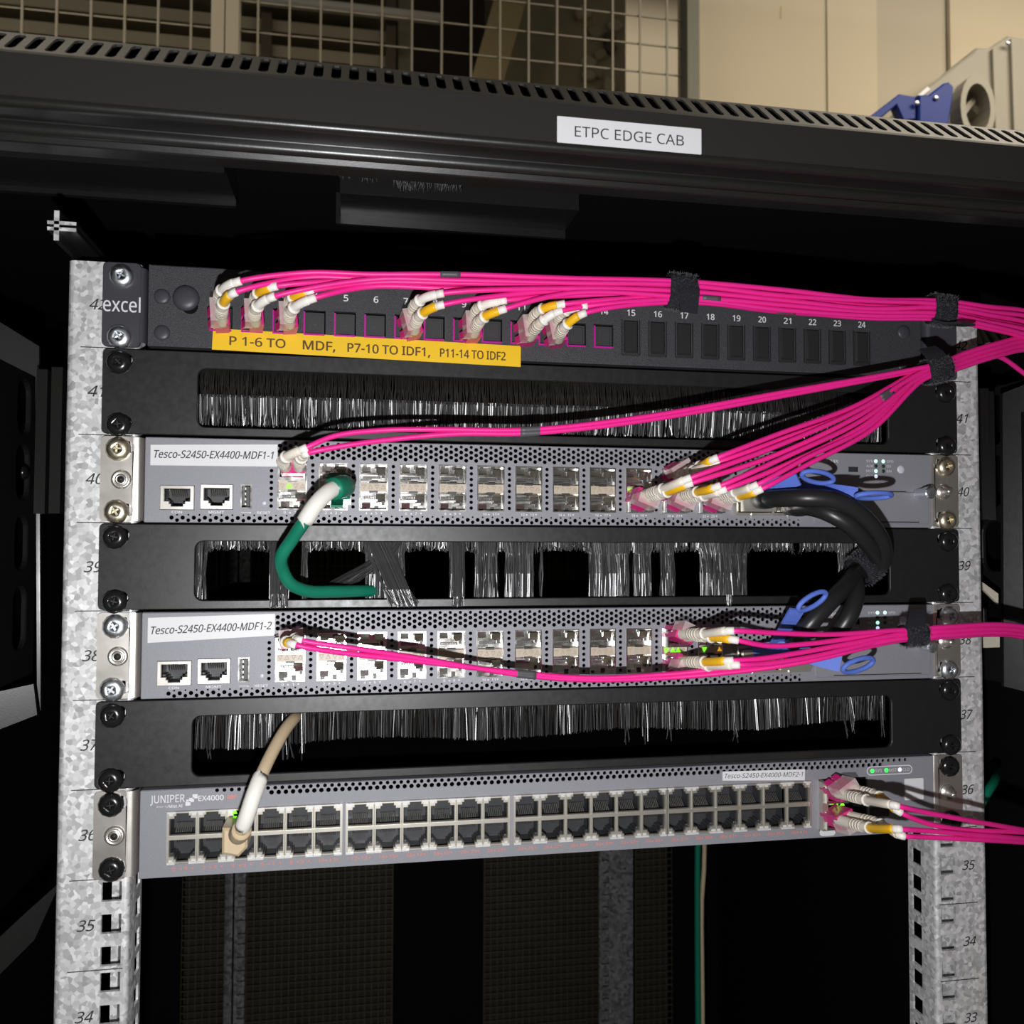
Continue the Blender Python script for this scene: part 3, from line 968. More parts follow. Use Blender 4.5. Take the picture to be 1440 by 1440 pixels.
# ---- fibre patch panel
zp = zb(42)
pp = thing('fibre_patch_bay', (0, 0, zp), 'black textured fibre patch panel with numbered ports and a yellow label strip', 'patch panel')
PX = [-183.9 + 15.74 * k for k in range(24)]
rects = [(PX[k] - 5.6, PX[k] + 5.6, zp + 11.0, zp + 23.6) for k in range(14)]
mb = MB()
mb.grid(-219.0, 216.5, zp + 1.8, zp + 42.6, -3.2, rects, 3)
mb.box(-219.6, -219.0, -3.0, 20, zp + 1.2, zp + 43.2).box(216.5, 217.1, -3.0, 20, zp + 1.2, zp + 43.2)
xstrip(mb, [(-3.2, zp + 42.6), (-2.9, zp + 43.1), (20, zp + 43.2)], -219.6, 217.1)
xstrip(mb, [(-3.2, zp + 1.8), (-2.9, zp + 1.3), (20, zp + 1.2)], -219.6, 217.1)
build('face_plate', mb, 'panel_texture', pp)
build('panel_tray', MB().box(-215, 213, 14, 180, zp + 2, zp + 42.5), 'interior_black', pp)
for s_ in (-1, 1):
    mb = MB()
    mb.prism(rrect(min(s_ * 242, s_ * 223.5), max(s_ * 242, s_ * 223.5), zp + 0.4, zp + 43.8, 2.6, 3), [slot_hole(s_ * 232.2, zp + 38.1, 4.6), slot_hole(s_ * 232.2, zp + 6.35, 4.6)], -2.2, -0.2, c=.4)
    strip(mb, [(s_ * 224.5, -2.2), (s_ * 222.6, -1.6), (s_ * 221.5, 0), (s_ * 221.2, 3), (s_ * 221.2, 20)], zp + 3, zp + 41.5)
    ear = build('mounting_ear', mb, 'panel_smooth', pp)
    if s_ < 0:
        mb = MB()
        text(mb, 'excel', -241.4, -223.6, zp + 18.2, zp + 26.0, -2.35, bold=.006)
        build('logo', mb, 'print_white', ear)
screws(pp, 42, 'zinc_screw', -2.1, random.Random(42), dxl=-.3, skip=(2, 3))
for (dx_, dz_, rr, hh) in ((-201.3, zp + 26.6, 6.7, 2.6), (-213, zp + 26.8, 4.0, 1.3), (-212.7, zp + 8.2, 4.0, 1.3), (205.5, zp + 27.6, 4.2, 1.6), (205.3, zp + 7.6, 3.8, 1.3)):
    prof = [(rr, -.1), (rr * .97, hh * .35), (rr * .80, hh * .72), (rr * .5, hh * .93), (rr * .15, hh)]
    build('push_stud', MB().lathe(prof, (dx_, -3.2, dz_), (0, -1, 0), 24), 'panel_smooth', pp)
build('key_hole', MB().lathe([(4.1, 0), (4.1, .15)], (-199.4, -3.2, zp + 22.6), (0, -1, 0), 20, smooth=False), 'interior_black', pp)
# adapters with shutters
def adapter_mesh():
    sh_, fl_ = MB(), MB()
    sh_.box(-4.9, 4.9, 1.2, 2.0, -5.6, 5.6)
    sh_.box(-3.3, 3.3, .6, 1.3, -4.3, 4.4).box(-1.3, 1.0, .2, .7, -.8, 3.0).box(-3.0, 3.0, .1, .7, -5.2, -4.2)
    sh_.box(-4.8, -3.9, .3, 1.2, -5, 5.3).box(3.9, 4.8, .3, 1.2, -5, 5.3)
    fl_.box(-5.7, -4.9, -.8, 3, -6.6, 5.6).box(-5.7, 5.2, -.8, 3, -6.8, -5.9)
    return sh_.mesh('shutter', 'shutter_plastic'), fl_.mesh('adapter', 'adapter_violet')
shm, flm = adapter_mesh()
for k in range(14):
    a_ = inst('adapter', flm, pp, (PX[k], -3.2, zp + 17.0))
    sub('shutter', shm, a_)
bl = MB()
bl.prism([(-4.2, -8.6), (4.2, -8.6), (4.2, 9.4), (-4.2, 9.4)], [], -1.3, 0.2, c=0.9)
bl.add([(-5.0, -.1, -10.6), (5.0, -.1, -10.6), (4.2, -.9, -8.8), (-4.2, -.9, -8.8)], [(0, 1, 2, 3)])
bl.box(-5.4, -4.9, -.7, .2, -10.2, 9.8).box(4.9, 5.4, -.7, .2, -10.2, 9.8)
blm = bl.mesh('blanking_plug', 'blank_plastic')
for k in range(14, 24):
    inst('blanking_plug', blm, pp, (PX[k], -3.2, zp + 17.0))
mb = MB()
for k in range(24):
    s = str(k + 1)
    w_ = 4.6 if len(s) == 2 else 2.3
    text(mb, s, PX[k] + .3 - w_ / 2, PX[k] + .3 + w_ / 2, zp + 29.2, zp + 32.6, -3.35, bold=.02)
build('port_numbers', mb, 'print_white', pp)
yl = build('yellow_label', MB().prism([(-188.2, zp + 0.6), (-26.4, zp + -2.2), (-26.3, zp + 9.3), (-187.8, zp + 11.6)], [], -3.55, -3.3), 'label_yellow', pp)
mb = MB()
L0 = [('P 1-6 TO', -179.5, -151.5), ('MDF,', -142.5, -126.0), ('P7-10 TO IDF1,', -119.5, -76.0), ('P11-14 TO IDF2', -70.5, -34.8)]
for s, xa, xb_ in L0:
    lo = -.9 if ',' in s else 0
    text(mb, s, xa, xb_, lo, 4.6, -3.65, bold=.02)
mb.v = [(a, b, c + zp + 3.4 - (a + 188) * 0.0158) for a, b, c in mb.v]
build('lettering', mb, 'ink_brown', yl)

# ---- shared socket meshes
def notch_outline(w_, h, nw, nh, nw2, nh2, up):
    """port opening centred at 0: rectangle with a stepped key notch"""
    s_ = 1 if up else -1
    pts = [(-w_ / 2, -h / 2), (w_ / 2, -h / 2), (w_ / 2, h / 2 - nh), (nw / 2, h / 2 - nh), (nw / 2, h / 2 - nh + nh2), (nw2 / 2, h / 2 - nh + nh2), (nw2 / 2, h / 2),
           (-nw2 / 2, h / 2), (-nw2 / 2, h / 2 - nh + nh2), (-nw / 2, h / 2 - nh + nh2), (-nw / 2, h / 2 - nh), (-w_ / 2, h / 2 - nh)]
    return [(a, b * s_) for a, b in pts]


def rj45(cw, ch, ow, oh, up, bar=None):
    """shell, cavity and contacts of one network socket, facing -y, origin at its centre on the face"""
    hole = notch_outline(ow, oh, 7.6, 2.6, 5.6, 1.3, up)
    shell = MB().prism([(-cw / 2, -ch / 2), (cw / 2, -ch / 2), (cw / 2, ch / 2), (-cw / 2, ch / 2)], [hole], -1.0, 3, c=.25)
    s_ = 1 if up else -1
    cav = MB()
    for i in range(len(hole)):
        a, b = hole[i], hole[(i + 1) % len(hole)]
        cav.add([(a[0], 1.0, a[1]), (b[0], 1.0, b[1]), (b[0], 11, b[1]), (a[0], 11, a[1])], [(0, 1, 2, 3)])
    cav.add([(q[0], 11, q[1]) for q in hole], tessellate_polygon([[Vector((q[0], q[1], 0)) for q in hole]]))
    cav.box(-ow / 2, -ow / 2 + 1.4, 2.5, 9, s_ * (oh / 2 - 2.6) - .9, s_ * (oh / 2 - 2.6) + .9)
    cav.box(ow / 2 - 1.4, ow / 2, 2.5, 9, s_ * (oh / 2 - 2.6) - .9, s_ * (oh / 2 - 2.6) + .9)
    pins = MB()
    for k in range(8):
        x = (k - 3.5) * 1.02
        pins.add([(x - .26, 2.2, -s_ * (oh / 2 - .3)), (x + .26, 2.2, -s_ * (oh / 2 - .3)), (x + .26, 6.8, -s_ * (oh / 2 - 3.9)), (x - .26, 6.8, -s_ * (oh / 2 - 3.9))], [(0, 1, 2, 3)])
    return shell, cav, pins


# ---- the two port-cage switches
def cage_meshes():
    fr, ins, bar, dk = MB(), MB(), MB(), MB()
    W_, H_ = 15.0, 24.9
    fr.grid(-W_ / 2, W_ / 2, -H_ / 2, H_ / 2, -.6, [(-W_ / 2 + .7, W_ / 2 - .7, -H_ / 2 + .7, H_ / 2 - .7)], 10)
    fr.add([(-W_ / 2, y, z) for y in (-.6, 3) for z in (-H_ / 2, H_ / 2)] + [(W_ / 2, y, z) for y in (-.6, 3) for z in (-H_ / 2, H_ / 2)],
           [(0, 1, 3, 2), (4, 5, 7, 6), (0, 2, 6, 4), (1, 3, 7, 5)])
    # rear plate and folded tabs of both bays
    for s_ in (-1, 1):
        zc = s_ * 7.2
        ins.box(-6.8, 6.8, 5.2, 6.0, zc - 4.9, zc + 4.9)
        ins.box(-6.6, 2.2, 3.0, 5.2, zc - s_ * .2 - .5, zc - s_ * .2 + .5)
        ins.box(-6.6, -1.0, 2.2, 5.2, zc - s_ * 3.6 - .4, zc - s_ * 3.6 + .4)
        ins.obox((3.8, 4.2, zc + 1.5), (1, 0, 0), (0, .9, .43), (0, -.43, .9), 2.4, .5, 2.3)
        ins.obox((-3.8, 4.4, zc + 2.3 * s_), (1, 0, 0), (0, .95, -.3), (0, .3, .95), 2.2, .4, 1.5)
        for q in (-4.6, 1.6):
            dk.box(q - 1.1, q + 1.1, 4.6, 5.4, zc + s_ * 3.6 - .9, zc + s_ * 3.6 + .9)
        dk.box(-5.6, 3.6, 4.5, 5.3, zc - s_ * 1.9 - .75, zc - s_ * 1.9 + .75)
        dk.box(4.4, 5.9, 4.4, 5.3, zc - 2.2, zc + 1.0)
        for k in range(10):
            ins.box(-5.2 + k * .85, -4.85 + k * .85, 4.0, 4.6, zc - s_ * 1.9 - .5, zc - s_ * 1.9 + .5)
    bar.box(-6.8, 6.8, .3, 5, -2.3, 2.3)
    for k in range(4):
        cx = -5.1 + 3.4 * k
        u_p = 1 if k % 2 else -1
        bar.prism([(cx - 1.25, -u_p * 1.1), (cx + 1.25, -u_p * 1.1), (cx, u_p * 1.3)], [], -.15, .4, c=.2)
    dk.box(-2.3, 2.3, -.1, .9, 2.0, 2.9).box(-2.3, 2.3, -.1, .9, -2.9, -2.0)
    return fr.mesh('cage_frame', 'cage_metal'), ins.mesh('cage_interior', 'cage_metal'), bar.mesh('light_pipe_bar', 'light_pipe'), dk.mesh('cage_latch', 'port_plastic')


CAGE = cage_meshes()
CX = [-147.1 + 20.9 * k for k in range(12)]


def tri(mb, cx, cz, s, up, y):
    q = s if up else -s
    mb.add([(cx - s, y, cz - q * .7), (cx + s, y, cz - q * .7), (cx, y, cz + q * .8)], [(0, 1, 2)])


def ears(t, u, scr, studs=True):
    z = zb(u)
    for s_ in (-1, 1):
        mb = MB()
        xa, xb_ = sorted((s_ * 241.3, s_ * 226))
        out = rrect(xa, xb_, z + 0.7, z + 43.7, 2.2, 3)
        out = [(q[0], q[1]) for q in out]
        if s_ < 0:
            out = [(q[0] if q[0] < -228 else -226, q[1]) for q in out]
        else:
            out = [(q[0] if q[0] > 228 else 226, q[1]) for q in out]
        clean = []
        for q in out:
            if not clean or (abs(q[0] - clean[-1][0]) + abs(q[1] - clean[-1][1])) > 1e-4:
                clean.append(q)
        mb.prism(clean, [slot_hole(s_ * 231.4, z + 38.1, 6.2), slot_hole(s_ * 231.4, z + 6.35, 6.2)], -2.2, -.1)
        strip(mb, [(s_ * 226, -2.2), (s_ * 223.6, -2.0), (s_ * 222.2, -1.3), (s_ * 221.3, 0.2), (s_ * 221, 2), (s_ * 221, 40)], z + 1.0, z + 43.4)
        e = build('mounting_ear', mb, 'nickel', t)
        pr = [(5.0, -.1), (4.9, .5), (4.2, 1.2), (3.4, 1.2), (3.0, .6), (2.6, 1.9), (1.6, 1.9), (1.5, 0)] if s_ < 0 else \
             [(5.0, -.1), (4.9, .5), (4.2, 1.2), (3.4, 1.3), (3.2, 2.6), (2.2, 3.0), (1.8, 6.2), (1.2, 6.6)]
        sd = MB().lathe(pr, (s_ * 231.2, -2.2, z + 21.8), (0, -1, 0), 18, cap=False)
        if s_ < 0:
            sd.lathe([(1.6, 0), (1.6, .1)], (s_ * 231.2, -3.9, z + 21.8), (0, -1, 0), 12, 1)
        else:
            sd.lathe([(1.3, 6.5), (.9, 6.8)], (s_ * 231.2, -2.2, z + 21.8), (0, -1, 0), 12, 0)
        build('captive_nut', sd, ['nickel', 'recess_dark'], e)
    screws(t, u, scr, -2.1, random.Random(u), dxl=-.3, dxr=.8)


def cage_switch(u, label, tape, screw, sid):
    z = zb(u)
    t = thing('network_switch', (0, 0, z), label, 'network switch', 'port cage switches')
    Y = -3.2
    rects = [(c - 7.5, c + 7.5, z + 7.3, z + 32.2) for c in CX]
    rects += [(-212.3, -195.6, z + 6.6, z + 19.2), (-192.8, -176.6, z + 7.0, z + 20.0), (-173.0, -167.4, z + 7.6, z + 20.2)]
    top = (-155, 140.5, z + 33.2, z + 43.2)
    bot = (-208, 138.5, z + 0.5, z + 4.9)
    cols_ = [(-157.7 + 20.9 * k) for k in range(12)]
    colr = [(c - 1.6, c + 1.6, z + 7.6, z + (32.3 if i else 29.0)) for i, c in enumerate(cols_)]
    qr = (97.5, 140.5, z + 22.8, z + 33.2)
    rects_all = rects + [top, bot, qr, (97.0, 141.5, z + 6.5, z + 21.5)] + colr + [(169.0, 175.0, z + 32.6, z + 35.6)]
    mb = MB().grid(-219.6, 222.6, z + .5, z + 43.2, Y, rects_all, 0)
    # opening walls for real openings
    for r_o in rects + [(97.0, 141.5, z + 6.5, z + 21.5)]:
        q = [(r_o[0], r_o[2]), (r_o[1], r_o[2]), (r_o[1], r_o[3]), (r_o[0], r_o[3])]
        mb.add([(a, Y, b) for a, b in q] + [(a, Y + 2, b) for a, b in q], [(i, (i + 1) % 4, 4 + (i + 1) % 4, 4 + i) for i in range(4)])
    # perforations: staggered columns
    def perf(x0, x1, z0, rows, rad):
        n = int(round((x1 - x0) / 2.7))
        pw = (x1 - x0) / n
        for i in range(n):
            xa = x0 + i * pw
            cells = rows[i % 2]
            for (ca_, cb_, hc, hr) in cells:
                if hr <= 0:
                    mb.add([(xa, Y, z0 + ca_), (xa + pw, Y, z0 + ca_), (xa + pw, Y, z0 + cb_), (xa, Y, z0 + cb_)], [(0, 1, 2, 3)])
                else:
                    mb.cell(xa, xa + pw, z0 + ca_, z0 + cb_, Y, xa + pw / 2, z0 + hc, hr, 1.0, 8)
    perf(top[0], top[1], z, ([(33.2, 36.15, 34.7, 1.12), (36.15, 39.1, 37.6, 1.12), (39.1, 42.05, 40.6, 1.12), (42.05, 43.2, 0, 0)],
                             [(33.2, 34.7, 0, 0), (34.7, 37.6, 36.15, 1.12), (37.6, 40.6, 39.1, 1.12), (40.6, 43.2, 42.0, .9)]), 1)
    perf(bot[0], bot[1], z, ([(.5, 4.9, 2.75, 1.12)], [(.5, 2.9, 1.45, 1.0), (2.9, 4.9, 4.2, .5)]), 1)
    perf(qr[0], qr[1], z, ([(22.8, 25.9, 24.4, .98), (25.9, 29, 27.4, .98), (29, 33.2, 30.4, .98)], [(22.8, 24.4, 0, 0), (24.4, 27.4, 25.9, .98), (27.4, 30.4, 28.9, .98), (30.4, 33.2, 0, 0)]), 1)
    for (a, b, c, d) in colr:
        n = 8 if d > z + 31 else 7
        h = (d - c) / n
        for k in range(n):
            mb.cell(a, b, c + k * h, c + (k + 1) * h, Y, (a + b) / 2, c + (k + .5) * h, .98, 1.0, 8)
    # rounded outer edges
    xstrip(mb, [(Y, z + 43.2), (Y + .4, z + 43.6), (Y + 1.2, z + 43.8), (20, z + 43.8)], -219.6, 222.6)
    xstrip(mb, [(Y, z + .5), (Y + .5, z + .2), (20, z + .1)], -219.6, 222.6)
    strip(mb, [(-219.6, Y), (-220.0, Y + .6), (-220.1, 20)], z + .5, z + 43.2)
    strip(mb, [(222.6, Y), (222.9, Y + .6), (223, 20)], z + .5, z + 43.2)
    build('front_plate', mb, 'switch_grey', t)
    mb = MB().box(-219, 219, 20, 330, z + .6, z + 43.6).box(-219, 222, 11.5, 20, z + .6, z + 43.4)
    build('chassis', mb, ['interior_black'], t)
    for c in CX:
        a_ = inst('port_cage', CAGE[0], t, (c, Y, z + 19.75))
        sub('cage_interior', CAGE[1], a_)
        sub('light_pipe_bar', CAGE[2], a_)
        sub('cage_latch', CAGE[3], a_)
    # console and management sockets
    for (xc, zc, w_, h_) in ((-203.95, z + 12.9, 16.5, 12.4), (-184.7, z + 13.5, 16.0, 12.8)):
        shl, cav, pins = rj45(w_, h_, 12.4, 8.8, False)
        for m_, off in ((shl, 0), (cav, 0), (pins, 0)):
            m_.v = [(a + xc, b + Y + .2, c + zc) for a, b, c in m_.v]
        so = build('network_socket', shl, 'nickel', t)
        build('socket_cavity', cav, 'port_plastic', so)
        build('contacts', pins, 'nickel', so)
    ub = MB().grid(-173, -167.4, z + 7.6, z + 20.2, Y - .3, [(-172.3, -168.1, z + 8.3, z + 19.5)], 8)
    us = build('usb_socket', ub, 'cage_metal', t)
    build('usb_tongue', MB().box(-170.2, -168.6, Y + 1, Y + 8, z + 8.8, z + 19).box(-172.6, -168, Y + 7.5, Y + 8, z + 8, z + 19.8), 'port_plastic', us)
    build('usb_contacts', MB().box(-171.0, -170.3, Y + .8, Y + 6, z + 9.5, z + 10.7).box(-171.0, -170.3, Y + .8, Y + 6, z + 12, z + 13.2).box(-171.0, -170.3, Y + .8, Y + 6, z + 14.8, z + 16).box(-171.0, -170.3, Y + .8, Y + 6, z + 17.4, z + 18.6), 'pin_metal', us)
    build('reset_button', MB().lathe([(1.1, -.2), (1.1, .2), (.7, .35)], (-161.1, Y, z + 10.6), (0, -1, 0), 12), 'button_white', t)
    # high speed uplink cage
    mb = MB()
    mb.grid(97.0, 141.5, z + 6.5, z + 21.5, Y - 4.5, [(98.2, 118.6, z + 8.0, z + 20.2), (120.0, 140.4, z + 8.0, z + 20.2)], 18)
    mb.add([(x_, y_, z_) for y_ in (Y - 4.5, Y + 2) for x_, z_ in ((97, z + 6.5), (141.5, z + 6.5), (141.5, z + 21.5), (97, z + 21.5))], [(0, 1, 5, 4), (1, 2, 6, 5), (2, 3, 7, 6), (3, 0, 4, 7)])
    mb.box(106, 107.2, Y - 5.4, Y - 4.4, z + 6.0, z + 7.8).box(128, 129.2, Y - 5.4, Y - 4.4, z + 6.0, z + 7.8)
    build('uplink_cage', mb, 'port_metal', t)
    # module bay with blank cover
    bc = build('module_cover', MB().prism(rrect(146.5, 220.5, z + 2.4, z + 21.2, 1.6, 3), [], Y - .7, Y + .1, c=.35), 'switch_grey', t)
    build('cover_gap', MB().box(150, 206, Y - .08, Y + .05, z + 21.3, z + 21.8).box(158, 214, Y - .78, Y - .69, z + 3.2, z + 3.7), 'recess_dark', bc)
    ts = [(0.1, 0), (3.0, 0), (3.0, 7.0), (3.6, 7.2), (3.6, 11.5), (2.9, 12.2), (1.2, 12.4)]
    build('thumb_screw', MB().lathe(ts, (213.5, Y - .6, z + 20.3), (0, -1, 0), 14, smooth=False), 'zinc_screw', t)
    build('status_button', MB().lathe([(2.5, 0), (2.4, .3), (1.2, .5)], (202.8, Y, z + 34.6), (0, -1, 0), 18), 'button_white', t)
    mu = build('mini_usb_socket', MB().box(169.0, 175.0, Y + .8, Y + 6, z + 32.6, z + 35.6).box(170, 174, Y + .4, Y + .9, z + 33.6, z + 34.5), 'port_plastic', t)
    lm = {k: MB().lathe([(1.15, -.1), (1.1, .15), (.6, .3)], (0, 0, 0), (0, -1, 0), 10).mesh('status_light', k) for k in ('led_mint', 'led_off', 'led_white')}
    for (lx, lz, k) in ((186.6, 39.2, 'led_mint'), (191.4, 39.2, 'led_mint'), (186.6, 36.3, 'led_off'), (191.4, 36.3, 'led_off'), (186.6, 33.4, 'led_mint'), (191.4, 33.4, 'led_off'), (186.6, 30.3, 'led_white')):
        inst('status_light', lm[k], t, (lx, Y, z + lz))
    # printed legends
    mb = MB()
    text(mb, 'CON', -206.6, -201.6, z + 4.9, z + 6.2, Y - .1, bold=.02)
    text(mb, 'MGMT', -188.6, -181.0, z + 5.0, z + 6.3, Y - .1, bold=.02)
    text(mb, 'RESET', -164.6, -158.0, z + 5.0, z + 6.2, Y - .1, bold=.02)
    mb.box(-172.5, -168.2, Y - .1, Y - .05, z + 5.5, z + 5.75)
    tri(mb, -168.0, z + 5.6, .5, True, Y - .1)
    for k, c in enumerate(CX):
        a, b = str(2 * k), str(2 * k + 1)
        wd = 1.0 * len(a)
        text(mb, a, c - 4.2, c - 4.2 + wd, z + 5.2, z + 6.5, Y - .1, bold=.02)
        tri(mb, c - 1.0, z + 5.85, .6, True, Y - .1)
        text(mb, b, c + 1.0, c + 1.0 + 1.0 * len(b), z + 5.2, z + 6.5, Y - .1, bold=.02)
        tri(mb, c + 4.2, z + 5.85, .6, False, Y - .1)
    text(mb, 'EX4400-24X', 144.5, 162.5, z + 37.8, z + 39.6, Y - .1, bold=.01)
    for s, xa, zc in (('SYS', 180.4, 39.2), ('ALM', 180.4, 36.3), ('MST', 180.4, 33.4), ('CLD', 180.4, 30.3), ('SPD', 193.6, 39.2), ('DX', 193.6, 36.3), ('EN', 193.6, 33.4)):
        text(mb, s, xa, xa + 1.45 * len(s), z + zc - .7, z + zc + .7, Y - .1)
    mb.box(170, 174.2, Y - .1, Y - .05, z + 30.6, z + 30.8)
    text(mb, '0', 107.5, 108.4, z + 5.1, z + 6.3, Y - .1)
    text(mb, '1', 130, 130.6, z + 5.1, z + 6.3, Y - .1)
    build('printed_legend', mb, 'print_white', t)
    nl = build('name_label', MB().prism([(-217.2, z + 29.2), (-154.8, z + 29.6), (-154.8, z + 41.2), (-217.2, z + 39.6)] if u == 40 else [(-217.0, z + 28.4), (-155.0, z + 31.2), (-155.0, z + 42.4), (-217.0, z + 41.0)], [], Y - .35, Y - .02), 'label_white', t)
    mb = MB()
    k = .008 if u == 40 else .030
    text(mb, tape, -215.4, -156.6, 0, 3.9, Y - .45, shear=.25, bold=.012)
    mb.v = [(a, b, c + z + (33.0 if u == 40 else 32.6) + (a + 217) * k) for a, b, c in mb.v]
    build('lettering', mb, 'ink_black', nl)
    ears(t, u, screw)
    return t


sw1 = cage_switch(40, 'grey network switch with brass coloured rack screws and a thick green cable plugged in', 'Tesco-S2450-EX4400-MDF1-1', 'brass_screw', 1)
sw2 = cage_switch(38, 'grey network switch with silver rack screws and brightly lit empty port cages', 'Tesco-S2450-EX4400-MDF1-2', 'zinc_screw', 2)

# lit port triangles
def led_tri(parent, mm, k='led_lime', up=True, s=1.5):
    q = s if up else -s
    mb = MB().prism([(mm[0] - s, mm[2] - q * .8), (mm[0] + s, mm[2] - q * .8), (mm[0], mm[2] + q)], [], mm[1] - .5, mm[1] + .3, c=.2)
    return build('port_light', mb, k, parent)
for (sw, u, xs) in ((sw1, 40, ((CX[0] - 1.6, 1), (CX[9] - 5.0, 0), (CX[9] + 1.7, 1), (CX[10] - 1.6, 0), (CX[10] + 2, 1), (CX[11] - 2.2, 1))),
                    (sw2, 38, ((CX[10] - 5.0, 0), (CX[10] - 1.2, 1), (CX[10] + 2.0, 1), (CX[11] - 3.5, 0)))):
    for x_, up_ in xs:
        led_tri(sw, (x_, -3.2, zb(u) + 19.75), 'led_lime', bool(up_))
led_tri(sw2, (CX[11] + 5.5, -3.2, zb(38) + 19.75), 'led_amber', True, 1.3)

# ---- 48 port switch
u = 36
z = zb(u)
t3 = thing('network_switch', (0, 0, z), 'grey network switch with two rows of copper ports and a beige cable plugged in', 'network switch')
Y = -3.2
BX = [-205.9, -117.8, -29.5, 56.8]
blk = [(b, b + 85.9, z + 6.7, z + 32.9) for b in BX]
sfp = (148.4, 179.0, z + 3.6, z + 33.4)
ub = (180.0, 192.8, z + 10.2, z + 17.4)
perfz = (-186, 207, z + 38.6, z + 43.3)
mb = MB().grid(-219.0, 221.5, z + .2, z + 43.3, Y, blk + [sfp, ub, perfz], 0)
for r_o in blk + [sfp, ub]:
    q = [(r_o[0], r_o[2]), (r_o[1], r_o[2]), (r_o[1], r_o[3]), (r_o[0], r_o[3])]
    mb.add([(a, Y, b) for a, b in q] + [(a, Y + 3, b) for a, b in q], [(i, (i + 1) % 4, 4 + (i + 1) % 4, 4 + i) for i in range(4)])
n = int((perfz[1] - perfz[0]) / 3.56)
pw = (perfz[1] - perfz[0]) / n
for i in range(n):
    xa = perfz[0] + i * pw
    if -158 < xa < 188:
        mb.cell(xa, xa + pw, z + 38.6, z + 41.2, Y, xa + pw / 2, z + 39.95, 1.2, 1, 10)
    else:
        mb.add([(xa, Y, z + 38.6), (xa + pw, Y, z + 38.6), (xa + pw, Y, z + 41.2), (xa, Y, z + 41.2)], [(0, 1, 2, 3)])
    xo = xa + pw / 2
    if i < n - 1:
        mb.cell(xo, xo + pw, z + 41.2, z + 43.3, Y, xo + pw / 2, z + 42.25, 1.0, 1, 10)
for xa, xb_ in ((perfz[0], perfz[0] + pw / 2), (perfz[1] - pw / 2, perfz[1])):
    mb.add([(xa, Y, z + 41.2), (xb_, Y, z + 41.2), (xb_, Y, z + 43.3), (xa, Y, z + 43.3)], [(0, 1, 2, 3)])
xstrip(mb, [(Y, z + 43.3), (Y + .5, z + 43.7), (20, z + 43.8)], -219.0, 221.5)
xstrip(mb, [(Y, z + .2), (Y + .6, z - .1), (20, z - .1)], -219.0, 221.5)
strip(mb, [(-219, Y), (-219.4, Y + .6), (-219.5, 20)], z + .2, z + 43.3)
strip(mb, [(221.5, Y), (221.9, Y + .6), (222, 20)], z + .2, z + 43.3)
build('front_plate', mb, 'switch_grey', t3)
build('chassis', MB().box(-219, 219, 20, 260, z, z + 43.6).box(-219, 221, 14, 20, z, z + 43.4), 'interior_black', t3)
pw6 = 85.9 / 6
RJ = {}
for up in (True, False):
    shl, cav, pins = rj45(pw6, 12.9, 12.2, 10.6, up)
    # outer corner clips, coloured white as if lit by the flash
    s_ = 1 if up else -1
    cl = MB()
    for sx in (-1, 1):
        za, zb_ = sorted((s_ * 6.45, s_ * 5.55))
        cl.box(min(sx * 3.3, sx * 7.1), max(sx * 3.3, sx * 7.1), -1.9, -.6, za, zb_)
        za, zb_ = sorted((s_ * 5.5, s_ * 4.3))
        cl.box(min(sx * 4.6, sx * 6.6), max(sx * 4.6, sx * 6.6), -1.3, 1, za, zb_)
    RJ[up] = (shl.mesh('network_port', 'port_metal'), cav.mesh('port_cavity', 'port_plastic'), pins.mesh('port_contacts', 'pin_metal'), cl.mesh('port_clip', 'clip_lit_metal'))
for b in BX:
    for k in range(6):
        for up in (True, False):
            p_ = inst('network_port', RJ[up][0], t3, (b + pw6 * (k + .5), Y, z + (26.4 if up else 13.2)))
            sub('port_cavity', RJ[up][1], p_)
            sub('port_contacts', RJ[up][2], p_)
            sub('port_clip', RJ[up][3], p_)
mb = MB()
for b in BX:
    mb.box(b - .3, b + .9, Y - 1.6, Y + 3, z + 6.7, z + 32.9).box(b + 85.0, b + 86.2, Y - 1.6, Y + 3, z + 6.7, z + 32.9)
    mb.box(b, b + 85.9, Y - 1.4, Y + 3, z + 19.0, z + 20.6)
build('port_block_rib', mb, 'port_metal', t3)
# fibre cage at the right
mb = MB().grid(148.4, 179, z + 3.6, z + 33.4, Y + 2, [(149.5, 163.0, z + 19.5, z + 32.6), (149.5, 163.0, z + 4.6, z + 17.6), (165, 178.2, z + 5, z + 33)], 8)
build('fibre_cage', mb, 'port_metal', t3)
build('cage_shade', MB().box(163.4, 178.8, Y + 1.5, Y + 8, z + 4.6, z + 33), 'interior_black', t3)
build('cage_side', MB().box(148.2, 151.6, Y - 4.5, Y + 3, z + 5.2, z + 32.4), 'port_metal', t3)
for k, (lx, lz) in enumerate(((155, 20.4), (158.4, 20.2), (161.4, 19.6), (158.8, 17.0))):
    led_tri(t3, (lx, Y - 2.0 - k * .4, z + lz), 'led_lime', k % 2 == 0, 1.3)
build('usb_socket', MB().box(180.2, 192.6, Y + .6, Y + 6, z + 10.4, z + 17.2).box(182, 190.8, Y + .2, Y + .7, z + 12.6, z + 14.6), 'port_plastic', t3)
mb = MB()
build('legend_outline', MB().prism(rrect(178.6, 207.8, z + 34.0, z + 39.2, 2.5, 4), [rrect(179.1, 207.3, z + 34.5, z + 38.7, 2.1, 4)], Y - .15, Y - .02), 'print_white', t3)
for s, xa, xb_ in (('SYS', 184.0, 188.2), ('MST', 193.0, 197.8), ('CLD', 201.6, 206.0)):
    text(mb, s, xa, xb_, z + 35.7, z + 37.5, Y - .12)
build('light_legend', mb, 'print_white', t3)
mb = MB()
